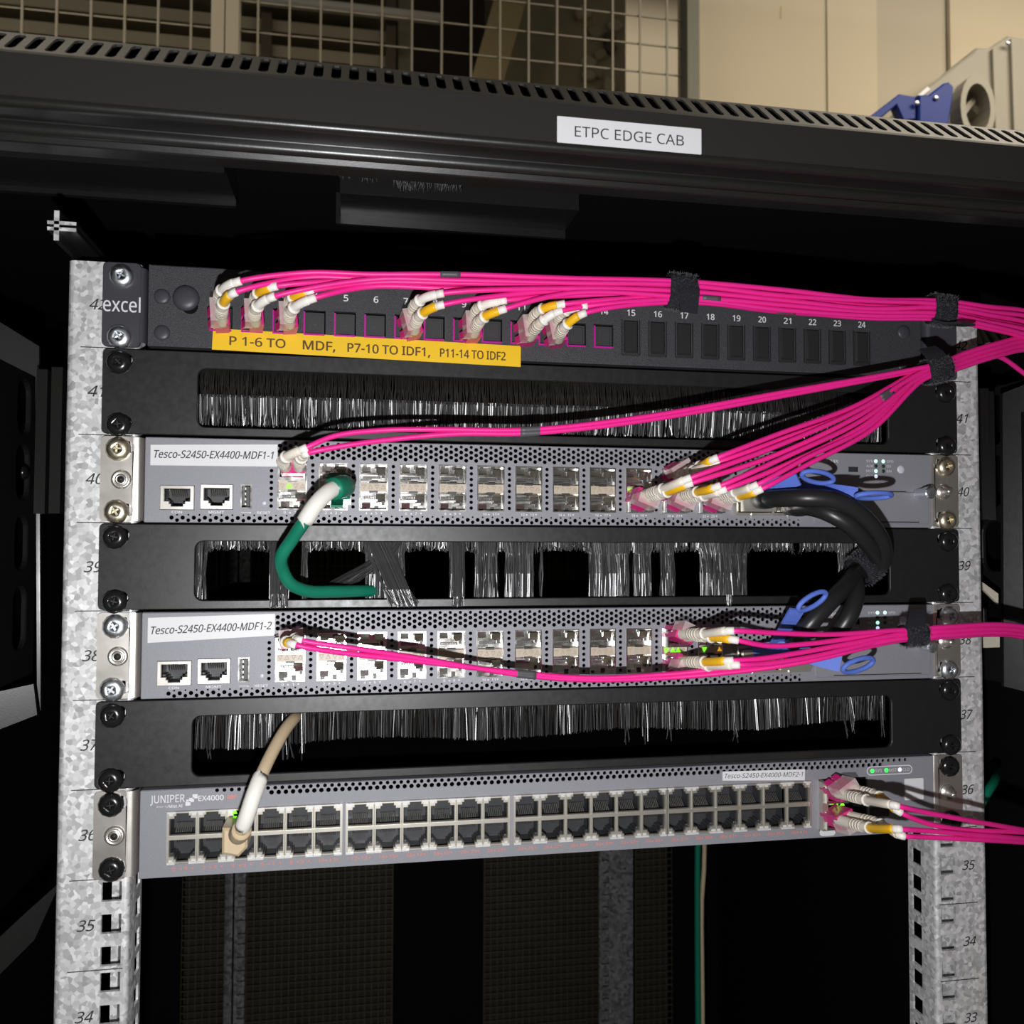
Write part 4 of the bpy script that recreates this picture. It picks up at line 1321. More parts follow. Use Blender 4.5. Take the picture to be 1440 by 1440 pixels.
text(mb, 'EX4000', -191.4, -179.2, z + 37.3, z + 39.9, Y - .1, bold=.02)
build('model_print', mb, 'print_white', t3)
mb = MB()
text(mb, 'JUNIPER', -214.4, -198.0, z + 36.2, z + 41.0, Y - .1, bold=.004)
text(mb, 'driven by', -211.5, -206.0, z + 34.6, z + 35.8, Y - .1)
text(mb, 'Mist AI', -205.6, -199.0, z + 34.6, z + 36.1, Y - .1, bold=.02)
for k in range(3):
    x_, zc = -197.6 + 1.7 * k, z + 35.2 + 1.75 * k
    w_ = 2.1
    mb.prism([(x_, zc), (x_ + w_ + .3, zc), (x_ + w_ + .3, zc + w_), (x_, zc + w_)], [], Y - .12, Y - .02)
mb.prism([(-197.2, z + 37.2), (-196.1, z + 37.2), (-196.1, z + 38.3), (-197.2, z + 38.3)], [], Y - .12, Y - .02)
build('logo', mb, 'print_white', t3)
mb = MB()
text(mb, '48P', -177.6, -172.8, z + 37.5, z + 39.6, Y - .1, bold=.01)
build('model_suffix', mb, 'print_orange', t3)
mb = MB()
for bi, b in enumerate(BX):
    for k in range(6):
        c = b + pw6 * (k + .5)
        a_ = bi * 12 + k * 2
        text(mb, str(a_), c - 4.6, c - 4.6 + 1.5 * len(str(a_)), z + 3.2, z + 4.9, Y - .1)
        tri(mb, c - 0.6, z + 4.0, .6, True, Y - .1)
        text(mb, str(a_ + 1), c + 0.8, c + 0.8 + 1.5 * len(str(a_ + 1)), z + 3.2, z + 4.9, Y - .1)
        tri(mb, c + 4.9, z + 4.0, .6, False, Y - .1)
build('port_legend', mb, 'print_orange', t3)
lm = {k: MB().lathe([(1.3, -.1), (1.2, .15), (.6, .3)], (0, 0, 0), (0, -1, 0), 12).mesh('status_light', k) for k in ('led_green', 'led_white')}
for lx, k in ((182.2, 'led_green'), (191.2, 'led_green'), (199.8, 'led_white')):
    inst('status_light', lm[k], t3, (lx, Y, z + 36.6))
led_tri(t3, (-173.5, Y - 1.2, z + 31.4), 'led_lime', True, 1.3)
led_tri(t3, (-173.3, Y - 1.2, z + 28.4), 'led_lime', False, .9)
build('sticker', MB().prism(rrect(202.6, 214.8, z + 18.8, z + 31.2, .4, 1), [], Y - .25, Y - .02), 'label_white', t3)
build('round_mark', MB().prism(rrect(148.6, 158.5, z + 1.0, z + 5.0, 1.9, 4), [], Y - .2, Y - .02), 'print_white', t3)
nl = build('name_label', MB().prism([(89.8, z + 35.2), (139.6, z + 33.2), (139.8, z + 39.4), (89.8, z + 40.2)], [], Y - .35, Y - .02), 'label_white', t3)
mb = MB()
text(mb, 'Tesco-S2450-EX4000-MDF2-1', 91.0, 138.6, 0, 2.6, Y - .45, shear=.25)
mb.v = [(a, b, c + z + 36.4 - (a - 90) * .021) for a, b, c in mb.v]
build('lettering', mb, 'ink_black', nl)
ears(t3, 36, 'black_screw')

# ---------------------------------------------------------------- cables
def seg_between(path, a, b):
    """points of a sampled path between arc lengths a and b"""
    out, acc = [], 0.0
    for i in range(len(path) - 1):
        p, q = path[i], path[i + 1]
        l = (q - p).length
        if l < 1e-9:
            continue
        if acc + l >= a and acc <= b:
            s0 = max(0.0, (a - acc) / l)
            s1 = min(1.0, (b - acc) / l)
            if not out:
                out.append(p.lerp(q, s0))
            out.append(p.lerp(q, s1))
        acc += l
    return out


def arc_at(path, p):
    best, acc, res = 1e9, 0.0, 0.0
    p = Vector(p)
    for i, q in enumerate(path):
        if i:
            acc += (q - path[i - 1]).length
        d = (q - p).length
        if d < best:
            best, res = d, acc
    return res


def length(path):
    return sum((path[i + 1] - path[i]).length for i in range(len(path) - 1))


FIBRE_R = 1.34


def fibre_cable(label, A, B, colA, colB, latch, group, markers=(), housing=True):
    """duplex fibre patch cable. A and B: point lists [port, boot end, sleeve end, cord ...]"""
    a0, b0 = Vector(A[0]), Vector(B[0])
    t = thing('fibre_patch_cable', (a0 + b0) / 2, label, 'fibre cable', group)
    d = ((Vector(A[1]) - a0) + (Vector(B[1]) - b0)).normalized()
    for pts, colr in ((A, colA), (B, colB)):
        path = smooth_path(pts, 2.5)
        s1, s2 = arc_at(path, pts[1]), arc_at(path, pts[2])
        L = length(path)
        # ribbed boot
        bt = seg_between(path, min(9.0, s1 * .3), s1)
        n = len(bt)
        mbb = MB().tube(bt, [3.15 - .45 * i / max(1, n - 1) for i in range(n)], 12)
        for k in range(4):
            c = seg_between(path, s1 * .62 + k * 2.6, s1 * .62 + k * 2.6 + 1.2)
            if len(c) >= 2:
                mbb.tube(c, 3.05, 12)
        boot = build('boot', mbb, 'boot_cream', t)
        end = seg_between(path, s1 - .5, s1 + .7)
        build('boot_collar', MB().tube(end, 3.1, 12), 'boot_white', boot)
        sl = seg_between(path, s1 - 1, s2 - 2.5)
        build('sleeve', MB().tube(sl, 2.25, 10), colr, t)
        cp = seg_between(path, s2 - 2.8, s2 + 1.5)
        build('sleeve_end', MB().tube(cp, 2.0, 10), 'boot_white', t)
        build('cord', MB().tube(seg_between(path, s2, L), FIBRE_R, 8), 'fibre_pink', t)
        for m in markers:
            if m[1] is None or (pts is A) == (m[1] == 'A'):
                s_ = arc_at(path, m[0])
                build('cable_marker', MB().tube(seg_between(path, s_ - 5, s_ + 5), 1.6, 8), 'marker_grey', t)
    if housing:
        sd = (b0 - a0)
        sd = (sd - d * sd.dot(d)).normalized()
        up = d.cross(sd).normalized()
        lv = Vector(latch)
        if up.dot(lv) < 0:
            up = -up
        c = (a0 + b0) / 2
        build('connector_body', MB().obox(c + d * 5, sd, d, up, 5.6, 8, 3.4), 'connector_pink', t)
        for p in (a0, b0):
            q = p
            build('latch_lever', MB().obox(q + d * 9.5 + up * 4.6, sd, (d * .95 - up * .3).normalized(), (up * .95 + d * .3).normalized(), 1.9, 6.5, .7), 'connector_pink', t)
        build('clear_clip', MB().obox(c + d * 13.5 + up * 3.2, sd, d, up, 5.9, 6.0, 2.6), 'connector_clear', t)
    return t


# ---- patch panel bundle: seven duplex cables
BC = [((-138.9, -46.0, 156.7), 1.0), ((-108.8, -46.0, 158.3), 1.0), ((-67.3, -46.0, 159.9), 1.0), ((-9.5, -45.0, 162.3), 1.0), ((50.3, -44.0, 165.1), .95), ((106.9, -44.0, 163.2), .95), ((156.4, -44.0, 161.9), .9), ((200.0, -44.0, 162.9), .95),
      ((230.8, -40.0, 161.9), 1.05), ((263.0, -34.0, 159.7), 1.3), ((295.9, -26.0, 153.5), 1.3)]
tail = [(345, -14, 140), (388, 0, 110)]
slots = []
for i in range(14):
    slots.append(((6.5 - i) * .9, (-2.2, .3, 2.6)[i % 3]))
ports = [
    (1, [(-183.3, -5.0, 151.3), (-178.3, -40.0, 154.5), (-169.5, -50.0, 156.5)], [(-182.9, -5.0, 145.4), (-177.2, -42.0, 147.9), (-171.1, -52.0, 150.5)], 'boot_white', 'boot_yellow', 0),
    (2, [(-166.7, -5.0, 152.5), (-161.5, -40.0, 154.1), (-153.1, -50.0, 155.1)], [(-166.3, -5.0, 146.2), (-161.6, -42.0, 147.3), (-154.0, -50.0, 150.0)], 'boot_yellow', 'boot_white', 0),
    (3, [(-149.9, -5.0, 152.2), (-145.3, -40.0, 152.9), (-136.5, -48.0, 154.5)], [(-149.4, -5.0, 145.9), (-144.7, -42.0, 147.5), (-135.4, -50.0, 150.3)], 'boot_yellow', 'boot_white', 0),
    (7, [(-87.1, -5.0, 151.9), (-84.3, -40.0, 154.7), (-74.5, -48.0, 156.5)], [(-85.5, -5.0, 145.4), (-83.0, -42.0, 147.8), (-74.6, -50.0, 150.3)], 'boot_white', 'boot_yellow', 2),
    (9, [(-54.2, -5.0, 151.9), (-53.0, -40.0, 153.8), (-43.1, -46.0, 155.2)], [(-53.8, -5.0, 145.3), (-52.2, -42.0, 147.6), (-43.5, -48.0, 150.3)], 'boot_white', 'boot_yellow', 3),
    (11, [(-24.4, -5.0, 151.3), (-22.0, -40.0, 153.6), (-13.4, -46.0, 154.9)], [(-23.6, -5.0, 144.7), (-21.7, -42.0, 147.6), (-14.8, -46.0, 151.2)], 'boot_yellow', 'boot_white', 3),
    (12, [(-8.1, -5.0, 151.3), (-9.4, -40.0, 153.5), (-1.6, -46.0, 154.4)], [(-6.8, -5.0, 144.6), (-9.5, -42.0, 146.0), (-2.8, -48.0, 150.2)], 'boot_white', 'boot_yellow', 3),
]
mk = {1: [((-70.1, -46.0, 162.9), 'A'), ((-70.1, -46.0, 162.9), 'B')], 3: [((31.8, -45.0, 163.1), 'B')], 9: [((64.6, -46.0, 158.9), 'A'), ((64.6, -46.0, 158.9), 'B')], 12: [((108.3, -46.0, 159.7), 'B')]}
jr = random.Random(21)
for n_, (num, A, B, ca_c, cb_c, skip) in enumerate(ports):
    full = []
    for j, pts in enumerate((A, B)):
        dz, dy = slots[2 * n_ + j]
        x_min = pts[2][0] + 26
        bp2 = [(c[0][0], c[0][1] + dy + jr.uniform(-.6, .6), c[0][2] + dz * c[1] + jr.uniform(-.9, .9)) for c in BC if c[0][0] > x_min]
        full.append(list(pts) + bp2 + [(tail[0][0], tail[0][1] + dy, tail[0][2] + dz), (tail[1][0], tail[1][1] + dy, tail[1][2] + dz)])
    fibre_cable('magenta duplex fibre cable plugged into port %s of the patch panel' % {1: 'one', 2: 'two', 3: 'three', 7: 'seven', 9: 'nine', 11: 'eleven', 12: 'twelve'}[num], full[0], full[1], ca_c, cb_c, (-1, 0, 0), 'fibre cables in the patch panel', mk.get(num, ()))

# ---- cables of the upper cage switch, gathered at the tie on the patch panel ear
TIE2 = (198.4, -42.0, 130.3)
after = [(212.6, -40.0, 135.6), (238.2, -36.0, 143.9), (266.3, -30.0, 150.5), (305.3, -26.0, 146.3)]
off2 = [((4.5 - i) * .8, (-1.8, .2, 2.2)[i % 3]) for i in range(10)]


def up_cable(label, A, B, ca_c, cb_c, latch, k, mid=(), markers=(), stray=False):
    full = []
    for j, pts in enumerate((A, B)):
        dz, dy = off2[2 * k + j]
        p = list(pts) + [m[j] for m in mid]
        p.append((TIE2[0] - 8, TIE2[1] + dy, TIE2[2] - 2 + dz * .9))
        p.append((TIE2[0] + 6, TIE2[1] + dy, TIE2[2] + 2 + dz * .9))
        if stray and j == 1:
            p += [(after[0][0], after[0][1] + dy, after[0][2] + dz), (239.5, -36.0, 141.5), (263.6, -30.0, 133.5), (295.0, -26.0, 114.4)]
        else:
            p += [(a, b + dy, c + dz) for a, b, c in after]
        p += [(388, 0 + dy, 90 + dz)]
        full.append(p)
    return fibre_cable(label, full[0], full[1], ca_c, cb_c, latch, 'fibre cables in the upper cage switch', markers)


up_cable('magenta duplex fibre cable plugged in beside the green cable of the brass screwed switch',
         [(-149.5, -6.0, 71.4), (-147.7, -40.0, 75.6), (-138.7, -47.0, 79.2), (-124.9, -45.0, 85.8), (-101.3, -42.0, 89.6), (-73.5, -42.0, 90.7)],
         [(-143.8, -6.0, 71.5), (-140.4, -40.0, 75.4), (-138.0, -46.0, 76.9), (-120.8, -46.0, 81.0), (-94.4, -43.0, 85.5), (-66.4, -42.0, 88.7)],
         'boot_cream', 'boot_cream', (0, 0, 1), 0,
         mid=[((-28.8, -42.0, 91.8), (-28.8, -42.0, 90.0)), ((28.9, -42.0, 99.6), (28.9, -42.0, 97.7)), ((107.6, -42.0, 115.1), (107.6, -42.0, 113.2))], markers=[((-28.8, -42.0, 90.7), None)])
up_cable('magenta duplex fibre cable in the topmost fibre port of the brass screwed switch',
         [(61.6, -6.0, 73.2), (61.2, -42.0, 74.9), (62.1, -60.0, 77.3), (95.2, -58.0, 90.1), (143.8, -50.0, 107.4)],
         [(58.7, -6.0, 71.5), (57.7, -42.0, 72.6), (63.7, -58.0, 75.4), (98.2, -56.0, 87.9), (145.8, -50.0, 105.5)],
         'boot_yellow', 'boot_cream', (0, 0, 1), 1)
up_cable('magenta duplex fibre cable in the lower port beside the last empty cage, brass screwed switch',
         [(37.9, -6.0, 60.1), (41.0, -42.0, 62.8), (47.1, -62.0, 66.9), (90.3, -60.0, 82.5), (142.5, -52.0, 104.0)],
         [(40.8, -6.0, 59.0), (42.6, -44.0, 61.2), (48.6, -60.0, 64.6), (93.2, -58.0, 79.2), (144.5, -52.0, 101.8)],
         'boot_cream', 'boot_yellow', (0, 0, -1), 2, markers=[((167.2, -46.0, 113.3), None)])
up_cable('magenta duplex fibre cable with yellow boot between two other lower fibre cables, brass screwed switch',
         [(59.1, -6.0, 60.4), (59.6, -42.0, 61.5), (63.5, -60.0, 63.4), (101.9, -60.0, 79.9), (146.6, -52.0, 99.6)],
         [(62.0, -6.0, 59.2), (63.5, -42.0, 59.7), (66.5, -60.0, 61.7), (104.9, -58.0, 76.9), (148.6, -52.0, 97.4)],
         'boot_yellow', 'boot_cream', (0, 0, -1), 3, stray=True)
up_cable('magenta duplex fibre cable beside the blue pull tabs of the brass screwed switch',
         [(80.5, -6.0, 60.2), (80.8, -42.0, 61.8), (83.3, -60.0, 64.1), (109.7, -60.0, 77.9), (150.6, -52.0, 96.7)],
         [(83.5, -6.0, 59.1), (83.1, -42.0, 59.6), (85.6, -60.0, 62.0), (113.9, -58.0, 76.0), (152.7, -52.0, 94.9)],
         'boot_cream', 'boot_yellow', (0, 0, -1), 4)

# ---- cables of the lower cage switch
TIE3 = (178.8, -48.0, -13.4)
aft3 = [(189.3, -48.0, -12.5), (203.6, -46.0, -12.1), (234.4, -40.0, -12.0), (259.6, -34.0, -14.9), (301.5, -26.0, -26.7)]
off3 = [((2.5 - i) * 1.15, (-1.4, .8)[i % 2]) for i in range(6)]


def low_cable(label, A, B, ca_c, cb_c, latch, k, markers=()):
    full = []
    for j, pts in enumerate((A, B)):
        dz, dy = off3[2 * k + j]
        p = list(pts) + [(TIE3[0] - 8, TIE3[1] + dy, TIE3[2] + dz), (TIE3[0] + 6, TIE3[1] + dy, TIE3[2] + dz)]
        p += [(a, b + dy, c + dz) for a, b, c in aft3] + [(388, 0 + dy, -60 + dz)]
        full.append(p)
    return fibre_cable(label, full[0], full[1], ca_c, cb_c, latch, 'fibre cables in the lower cage switch', markers)


low_cable('magenta duplex fibre cable in the uppermost fibre port of the silver screwed switch',
          [(59.3, -6.0, -15.2), (63.2, -42.0, -11.6), (69.0, -62.0, -8.2), (93.5, -60.0, -9.8), (128.0, -54.0, -11.7)],
          [(62.2, -6.0, -16.5), (66.2, -44.0, -13.2), (72.2, -60.0, -13.0), (90.6, -58.0, -16.4), (116.0, -54.0, -16.2)],
          'boot_cream', 'boot_yellow', (0, 0, 1), 0, markers=[((221.1, -44.0, -13.0), 'B')])
low_cable('magenta duplex fibre cable in the bottom fibre port of the silver screwed switch',
          [(59.2, -6.0, -30.6), (63.1, -42.0, -26.2), (69.5, -60.0, -23.2), (85.7, -60.0, -22.5), (111.0, -56.0, -20.2), (141.2, -52.0, -16.5)],
          [(62.1, -6.0, -32.2), (65.4, -42.0, -28.1), (71.9, -62.0, -25.1), (89.5, -60.0, -25.0), (114.9, -56.0, -22.8), (143.2, -52.0, -18.4)],
          'boot_yellow', 'boot_cream', (0, 0, -1), 1)
low_cable('magenta duplex fibre cable crossing the empty port cages of the silver screwed switch',
          [(-148.8, -6.0, -16.5), (-146.1, -42.0, -12.5), (-142.6, -50.0, -12.6), (-137.4, -50.0, -14.0), (-117.2, -46.0, -17.9), (-86.5, -40.0, -22.7), (-28.3, -32.0, -31.4), (5.2, -32.0, -34.4), (46.0, -36.0, -32.9), (81.7, -44.0, -28.9), (114.2, -50.0, -24.3)],
          [(-143.2, -6.0, -15.9), (-142.3, -40.0, -11.4), (-139.9, -48.0, -10.9), (-135.0, -48.0, -12.0), (-113.9, -46.0, -15.6), (-84.8, -40.0, -21.3), (-28.3, -32.0, -32.5), (5.2, -32.0, -35.5), (46.0, -36.0, -34.7), (81.7, -44.0, -31.1), (114.2, -50.0, -26.2)],
          'boot_yellow', 'boot_cream', (0, 0, 1), 2, markers=[((-28.3, -32.0, -31.8), None)])

# ---- cables of the copper port switch
end4 = [(388, 0, -140)]
fibre_cable('magenta duplex fibre cable in the upper fibre port of the copper port switch',
            [(152.1, -8.0, -105.4), (151.3, -46.0, -99.6), (151.2, -72.0, -94.9), (168.2, -70.0, -99.5), (196.7, -64.0, -106.8), (243.8, -50.0, -119.2), (304.7, -20.0, -137.1)] + end4,
            [(156.5, -8.0, -102.8), (160.0, -44.0, -98.8), (154.1, -70.0, -98.5), (167.6, -68.0, -104.7), (188.5, -64.0, -110.7), (243.8, -50.0, -120.4), (302.8, -22.0, -137.6)] + end4,
            'boot_cream', 'boot_yellow', (0, 0, 1), 'fibre cables in the copper port switch')
fibre_cable('magenta duplex fibre cable in the lower fibre port of the copper port switch',
            [(151.9, -8.0, -120.2), (152.7, -46.0, -114.1), (152.6, -72.0, -106.5), (168.1, -70.0, -108.7), (196.6, -64.0, -114.0), (243.7, -50.0, -123.8), (304.6, -20.0, -141.2)] + end4,
            [(156.4, -8.0, -118.4), (160.6, -44.0, -113.3), (155.5, -70.0, -110.5), (169.5, -68.0, -112.6), (196.6, -64.0, -116.5), (243.7, -50.0, -125.7), (302.7, -22.0, -142.1)] + end4,
            'boot_yellow', 'boot_cream', (0, 0, -1), 'fibre cables in the copper port switch')

# ---- transceivers in the cages that carry fibre
def transceiver(x, z, y, label, group, ln=6.5):
    t = thing('fibre_transceiver', (x, y, z - 5), label, 'transceiver', group)
    mb = MB().grid(x - 6.7, x + 6.7, z - 4.9, z + 4.9, y - ln, [(x - 5.9, x - .4, z - 3.2, z + 3.6), (x + .4, x + 5.9, z - 3.2, z + 3.6)], 6)
    mb.add([(x_, y_, z_) for y_ in (y - ln, y + 3) for x_, z_ in ((x - 6.7, z - 4.9), (x + 6.7, z - 4.9), (x + 6.7, z + 4.9), (x - 6.7, z + 4.9))], [(0, 1, 5, 4), (1, 2, 6, 5), (2, 3, 7, 6), (3, 0, 4, 7)])
    build('transceiver_body', mb, 'chrome', t)
    mb = MB().tube(smooth_path([(x - 6.9, y - ln + 2, z + 3.8), (x - 6.9, y - ln - 3, z + 4.4), (x + 6.9, y - ln - 3, z + 4.4), (x + 6.9, y - ln + 2, z + 3.8)], 2), .5, 6)
    build('bail_latch', mb, 'chrome', t)


for u_s, lst in ((40, ((0, 1, 'silver transceiver beside the green cable plug on the brass screwed switch'),
                       (9, -1, 'silver transceiver under the last empty cage port of the brass screwed switch'),
                       (10, 1, 'silver transceiver in the topmost fibre port of the brass screwed switch'),
                       (10, -1, 'silver transceiver behind the yellow booted lower fibre cable of the brass screwed switch'),
                       (11, -1, 'silver transceiver next to the blue pull tabs of the brass screwed switch'))),
                 (38, ((0, 1, 'silver transceiver next to the white name label of the silver screwed switch'),
                       (10, 1, 'silver transceiver above the green port lights of the silver screwed switch'),
                       (10, -1, 'silver transceiver below the green port lights of the silver screwed switch')))):
    for k, s_, nm in lst:
        transceiver(CX[k], zb(u_s) + 19.75 + s_ * 7.2, -3.2, nm, 'fibre transceivers in the switches')
for zc, nm in ((26.0, 'silver transceiver above the green lights of the copper port switch'), (11.2, 'silver transceiver below the green lights of the copper port switch')):
    transceiver(156.2, zb(36) + zc, -3.2, nm, 'fibre transceivers in the switches', 7)

# ---- copper cables
def tube_part(name, path, a, b, r, m, parent, n=14):
    return build(name, MB().tube(seg_between(path, a, b), r, n), m, parent)


gp = smooth_path([(-123.1, -8.0, 66.2), (-120.7, -22.0, 63.1), (-122.2, -34.0, 62.0), (-126.7, -42.0, 59.7), (-132.2, -46.0, 54.0), (-138.3, -46.0, 44.8), (-144.6, -40.0, 35.7), (-149.5, -36, 28), (-149.5, -30.0, 21.8), (-146.0, -26.0, 14.7), (-138.1, -20.0, 10.5), (-125.0, -12.0, 9.6), (-106.7, 2.0, 9.1), (-96.9, 14.0, 8.3), (-87.9, 40.0, 6.4)], 2)
g = thing('network_cable', (-123.1, -8.0, 66.2), 'thick green network cable with a white sleeve looping into the brush panel', 'cable')
s_a, s_b = arc_at(gp, (-124.8, -38.0, 61.0)), arc_at(gp, (-138.3, -46.0, 44.8))
tube_part('cord', gp, 12, length(gp), 3.15, 'green_cable', g, 16)
build('sleeve', MB().tube(seg_between(gp, s_a, s_b), 4.0, 16), 'sleeve_white', g)
c_ = Vector((-122.7, -8.0, 64.0))
mb = MB().prism(rrect(c_.x - 6.2, c_.x + 5.6, c_.z - 7.5, c_.z + 6.0, 2, 3), [], -24, -6, c=2.0)
plug = build('plug', mb, 'green_cable', g)
build('boot', MB().tube(smooth_path([(-121.8, -20.0, 64.0), (-120.2, -28.0, 62.8), (-122.2, -36.0, 61.9), (-125.4, -41.0, 60.5)], 2), [5.6, 5.6, 5.2, 5.0, 4.8, 4.6, 4.4, 4.2][:1] * len(smooth_path([(-121.8, -20.0, 64.0), (-120.2, -28.0, 62.8), (-122.2, -36.0, 61.9), (-125.4, -41.0, 60.5)], 2)), 14), 'green_cable', g)
build('latch_lever', MB().obox((c_.x - 1, -22, c_.z - 8.4), (1, 0, 0), (0, .95, .3), (0, -.3, .95), 3, 10, .6), 'green_cable', g)
build('plug_shell', MB().box(c_.x - 6.4, c_.x + 5.8, -8, -3, c_.z - 9.5, c_.z + 6.4), 'chrome', g)

bpth = smooth_path([(-171.3, -10.0, -111.1), (-168.1, -30.0, -105.5), (-165.4, -42.0, -99.1), (-162.8, -46.0, -92.1), (-160.0, -46.0, -83.1), (-157.3, -40.0, -75.6), (-153.3, -28.0, -67.3), (-148.8, -14.0, -60.1), (-145.5, -2.0, -57.0), (-144.2, 12.0, -57.5), (-145.2, 40.0, -62.1)], 2)
b_ = thing('network_cable', (-171.3, -10.0, -111.1), 'beige network cable with a white sleeve rising from the copper ports into a brush panel', 'cable')
s_a, s_b = arc_at(bpth, (-165.0, -43.0, -97.8)), arc_at(bpth, (-157.5, -41.0, -76.0))
tube_part('cord', bpth, 14, length(bpth), 3.05, 'beige_cable', b_, 16)
build('sleeve', MB().tube(seg_between(bpth, s_a, s_b), 3.75, 16), 'sleeve_white', b_)
c_ = Vector((-171.3, -10.0, -111.1))
mb = MB()
dq = Vector((.10, -1, .02)).normalized()
build('plug', MB().prism([(c_.x - 5.8, c_.z - 6.0), (c_.x + 2, c_.z - 7.8), (c_.x + 6.2, c_.z - 3.5), (c_.x + 5.8, c_.z + 5.5), (c_.x - 5.8, c_.z + 6.5)], [], -22, -2, c=1.2), 'beige_cable', b_)
build('boot', MB().tube(smooth_path([(-170.0, -20.0, -108.0), (-167.9, -32.0, -104.8), (-165.4, -42.0, -99.4)], 2), 4.5, 14), 'beige_cable', b_)

# ---- black direct attach cables with blue pull tabs
def ring_tab(name, parent, stem, c, ax, bx, rx, rz, w_=1.35, th=1.4, m='tab_blue'):
    """pull tab: flat stem and an oval loop in the plane spanned by ax, bx"""
    ax, bx = Vector(ax).normalized(), Vector(bx).normalized()
    c = Vector(c)
    n = 28
    pts = [c + ax * rx * math.cos(2 * math.pi * k / n) + bx * rz * math.sin(2 * math.pi * k / n) for k in range(n + 1)]
    mb = MB().tube(pts, w_, 8, cap=False)
    build('tab_loop', mb, m, parent)
    st = smooth_path(stem, 3)
    mb = MB()
    vs_, fs = [], []
    for i, p in enumerate(st):
        t_ = (st[min(i + 1, len(st) - 1)] - st[max(0, i - 1)]).normalized()
        vw_ = Vector((0, -1, 0))
        sdv = t_.cross(vw_).normalized()
        nn = sdv.cross(t_).normalized()
        for a, b in ((-1, -1), (1, -1), (1, 1), (-1, 1)):
            vs_.append(p + sdv * 4.2 * a + nn * .6 * b)
    for i in range(len(st) - 1):
        for k in range(4):
            fs.append((i * 4 + k, i * 4 + (k + 1) % 4, (i + 1) * 4 + (k + 1) % 4, (i + 1) * 4 + k))
    fs += [(0, 1, 2, 3), tuple(range(len(vs_) - 4, len(vs_)))]
    mb.add(vs_, fs)
    build('tab_stem', mb, m, parent)


def dac(label, path, tabs, ends):
    t = thing('stacking_cable', path[0], label, 'cable', 'stacking cables between the cage switches')
    pp_ = smooth_path(path, 3)
    build('cord', MB().tube(pp_, 4.7, 16), 'black_cable', t)
    for p, q in ((pp_[0], pp_[6]), (pp_[-1], pp_[-7])):
        dd = (q - p).normalized()
        build('strain_relief', MB().lathe([(5.4, -6), (5.6, 4), (5.2, 10), (4.8, 11)], p, dd, 16), 'black_cable', t)
    for e in ends:
        build('plug_shell', MB().box(*e), 'port_metal', t)
    for tb in tabs:
        ring_tab('pull_tab', t, *tb)
    return t


dac('black stacking cable looping outermost between the two cage switches with blue pull tabs',
    [(108.2, -16.0, 59.7), (109.2, -34.0, 59.2), (117.1, -46.0, 59.1), (129.0, -50.0, 58.3), (141.2, -50.0, 54.7), (154.6, -46.0, 46.3), (167.6, -38.0, 35.0), (173.6, -28.0, 24.3), (170.8, -20.0, 20.9), (162.5, -22.0, 18.6), (147.4, -34.0, 11.7), (131.8, -42.0, 2.1), (120.6, -40.0, -10.4), (121.9, -22.0, -21.1), (125.6, -10.0, -25.4)],
    [([(107.2, -12.0, 63.9), (111.3, -26.0, 66.6), (118.3, -38.0, 70.2)], (126.5, -44.0, 70.3), (1, .1, -.16), (0, -.75, .6), 9.6, 4.0),
     ([(114.5, -14.0, -24.7), (113.0, -28.0, -15.3), (112.5, -40.0, -5.4), (113.0, -46.0, 0.7)], (119.3, -50.0, 5.3), (.9, .1, .38), (-.2, -.5, .75), 9.0, 4.2)],
    [(99, 118, -14, 2, zb(40) + 8.5, zb(40) + 19.8), (99, 118, -12, 2, zb(38) + 8.5, zb(38) + 19.8)])
dac('black stacking cable curving innermost between the two cage switches with blue pull tabs',
    [(128.5, -14.0, 56.0), (127.9, -30.0, 55.0), (132.3, -42.0, 51.9), (141.4, -46.0, 46.2), (153.7, -42.0, 38.0), (168.9, -30.0, 28.3), (172.1, -18.0, 22.0), (166.7, -16.0, 20.8), (160.0, -24.0, 15.1), (153.7, -34.0, 5.9), (147.0, -38.0, -4.5), (142.1, -34.0, -14.0), (143.4, -20.0, -23.3), (144.7, -10.0, -27.0)],
    [([(126.1, -12.0, 65.3), (131.2, -28.0, 64.1), (138.7, -44.0, 62.1), (145.3, -50.0, 60.4)], (152.6, -54.0, 60.3), (1, .1, .02), (0, -.9, .28), 10.5, 4.2),
     ([(104.9, -12.0, -25.6), (111.5, -20.0, -23.1), (118.4, -27.0, -22.8), (129.5, -37.0, -26.3), (139.1, -43.0, -28.7)], (148.8, -44.0, -29.2), (.97, .1, .2), (-.2, -.5, .75), 9.6, 4.2)],
    [(121, 140, -14, 2, zb(40) + 8.5, zb(40) + 19.8), (121, 140, -12, 2, zb(38) + 8.5, zb(38) + 19.8)])

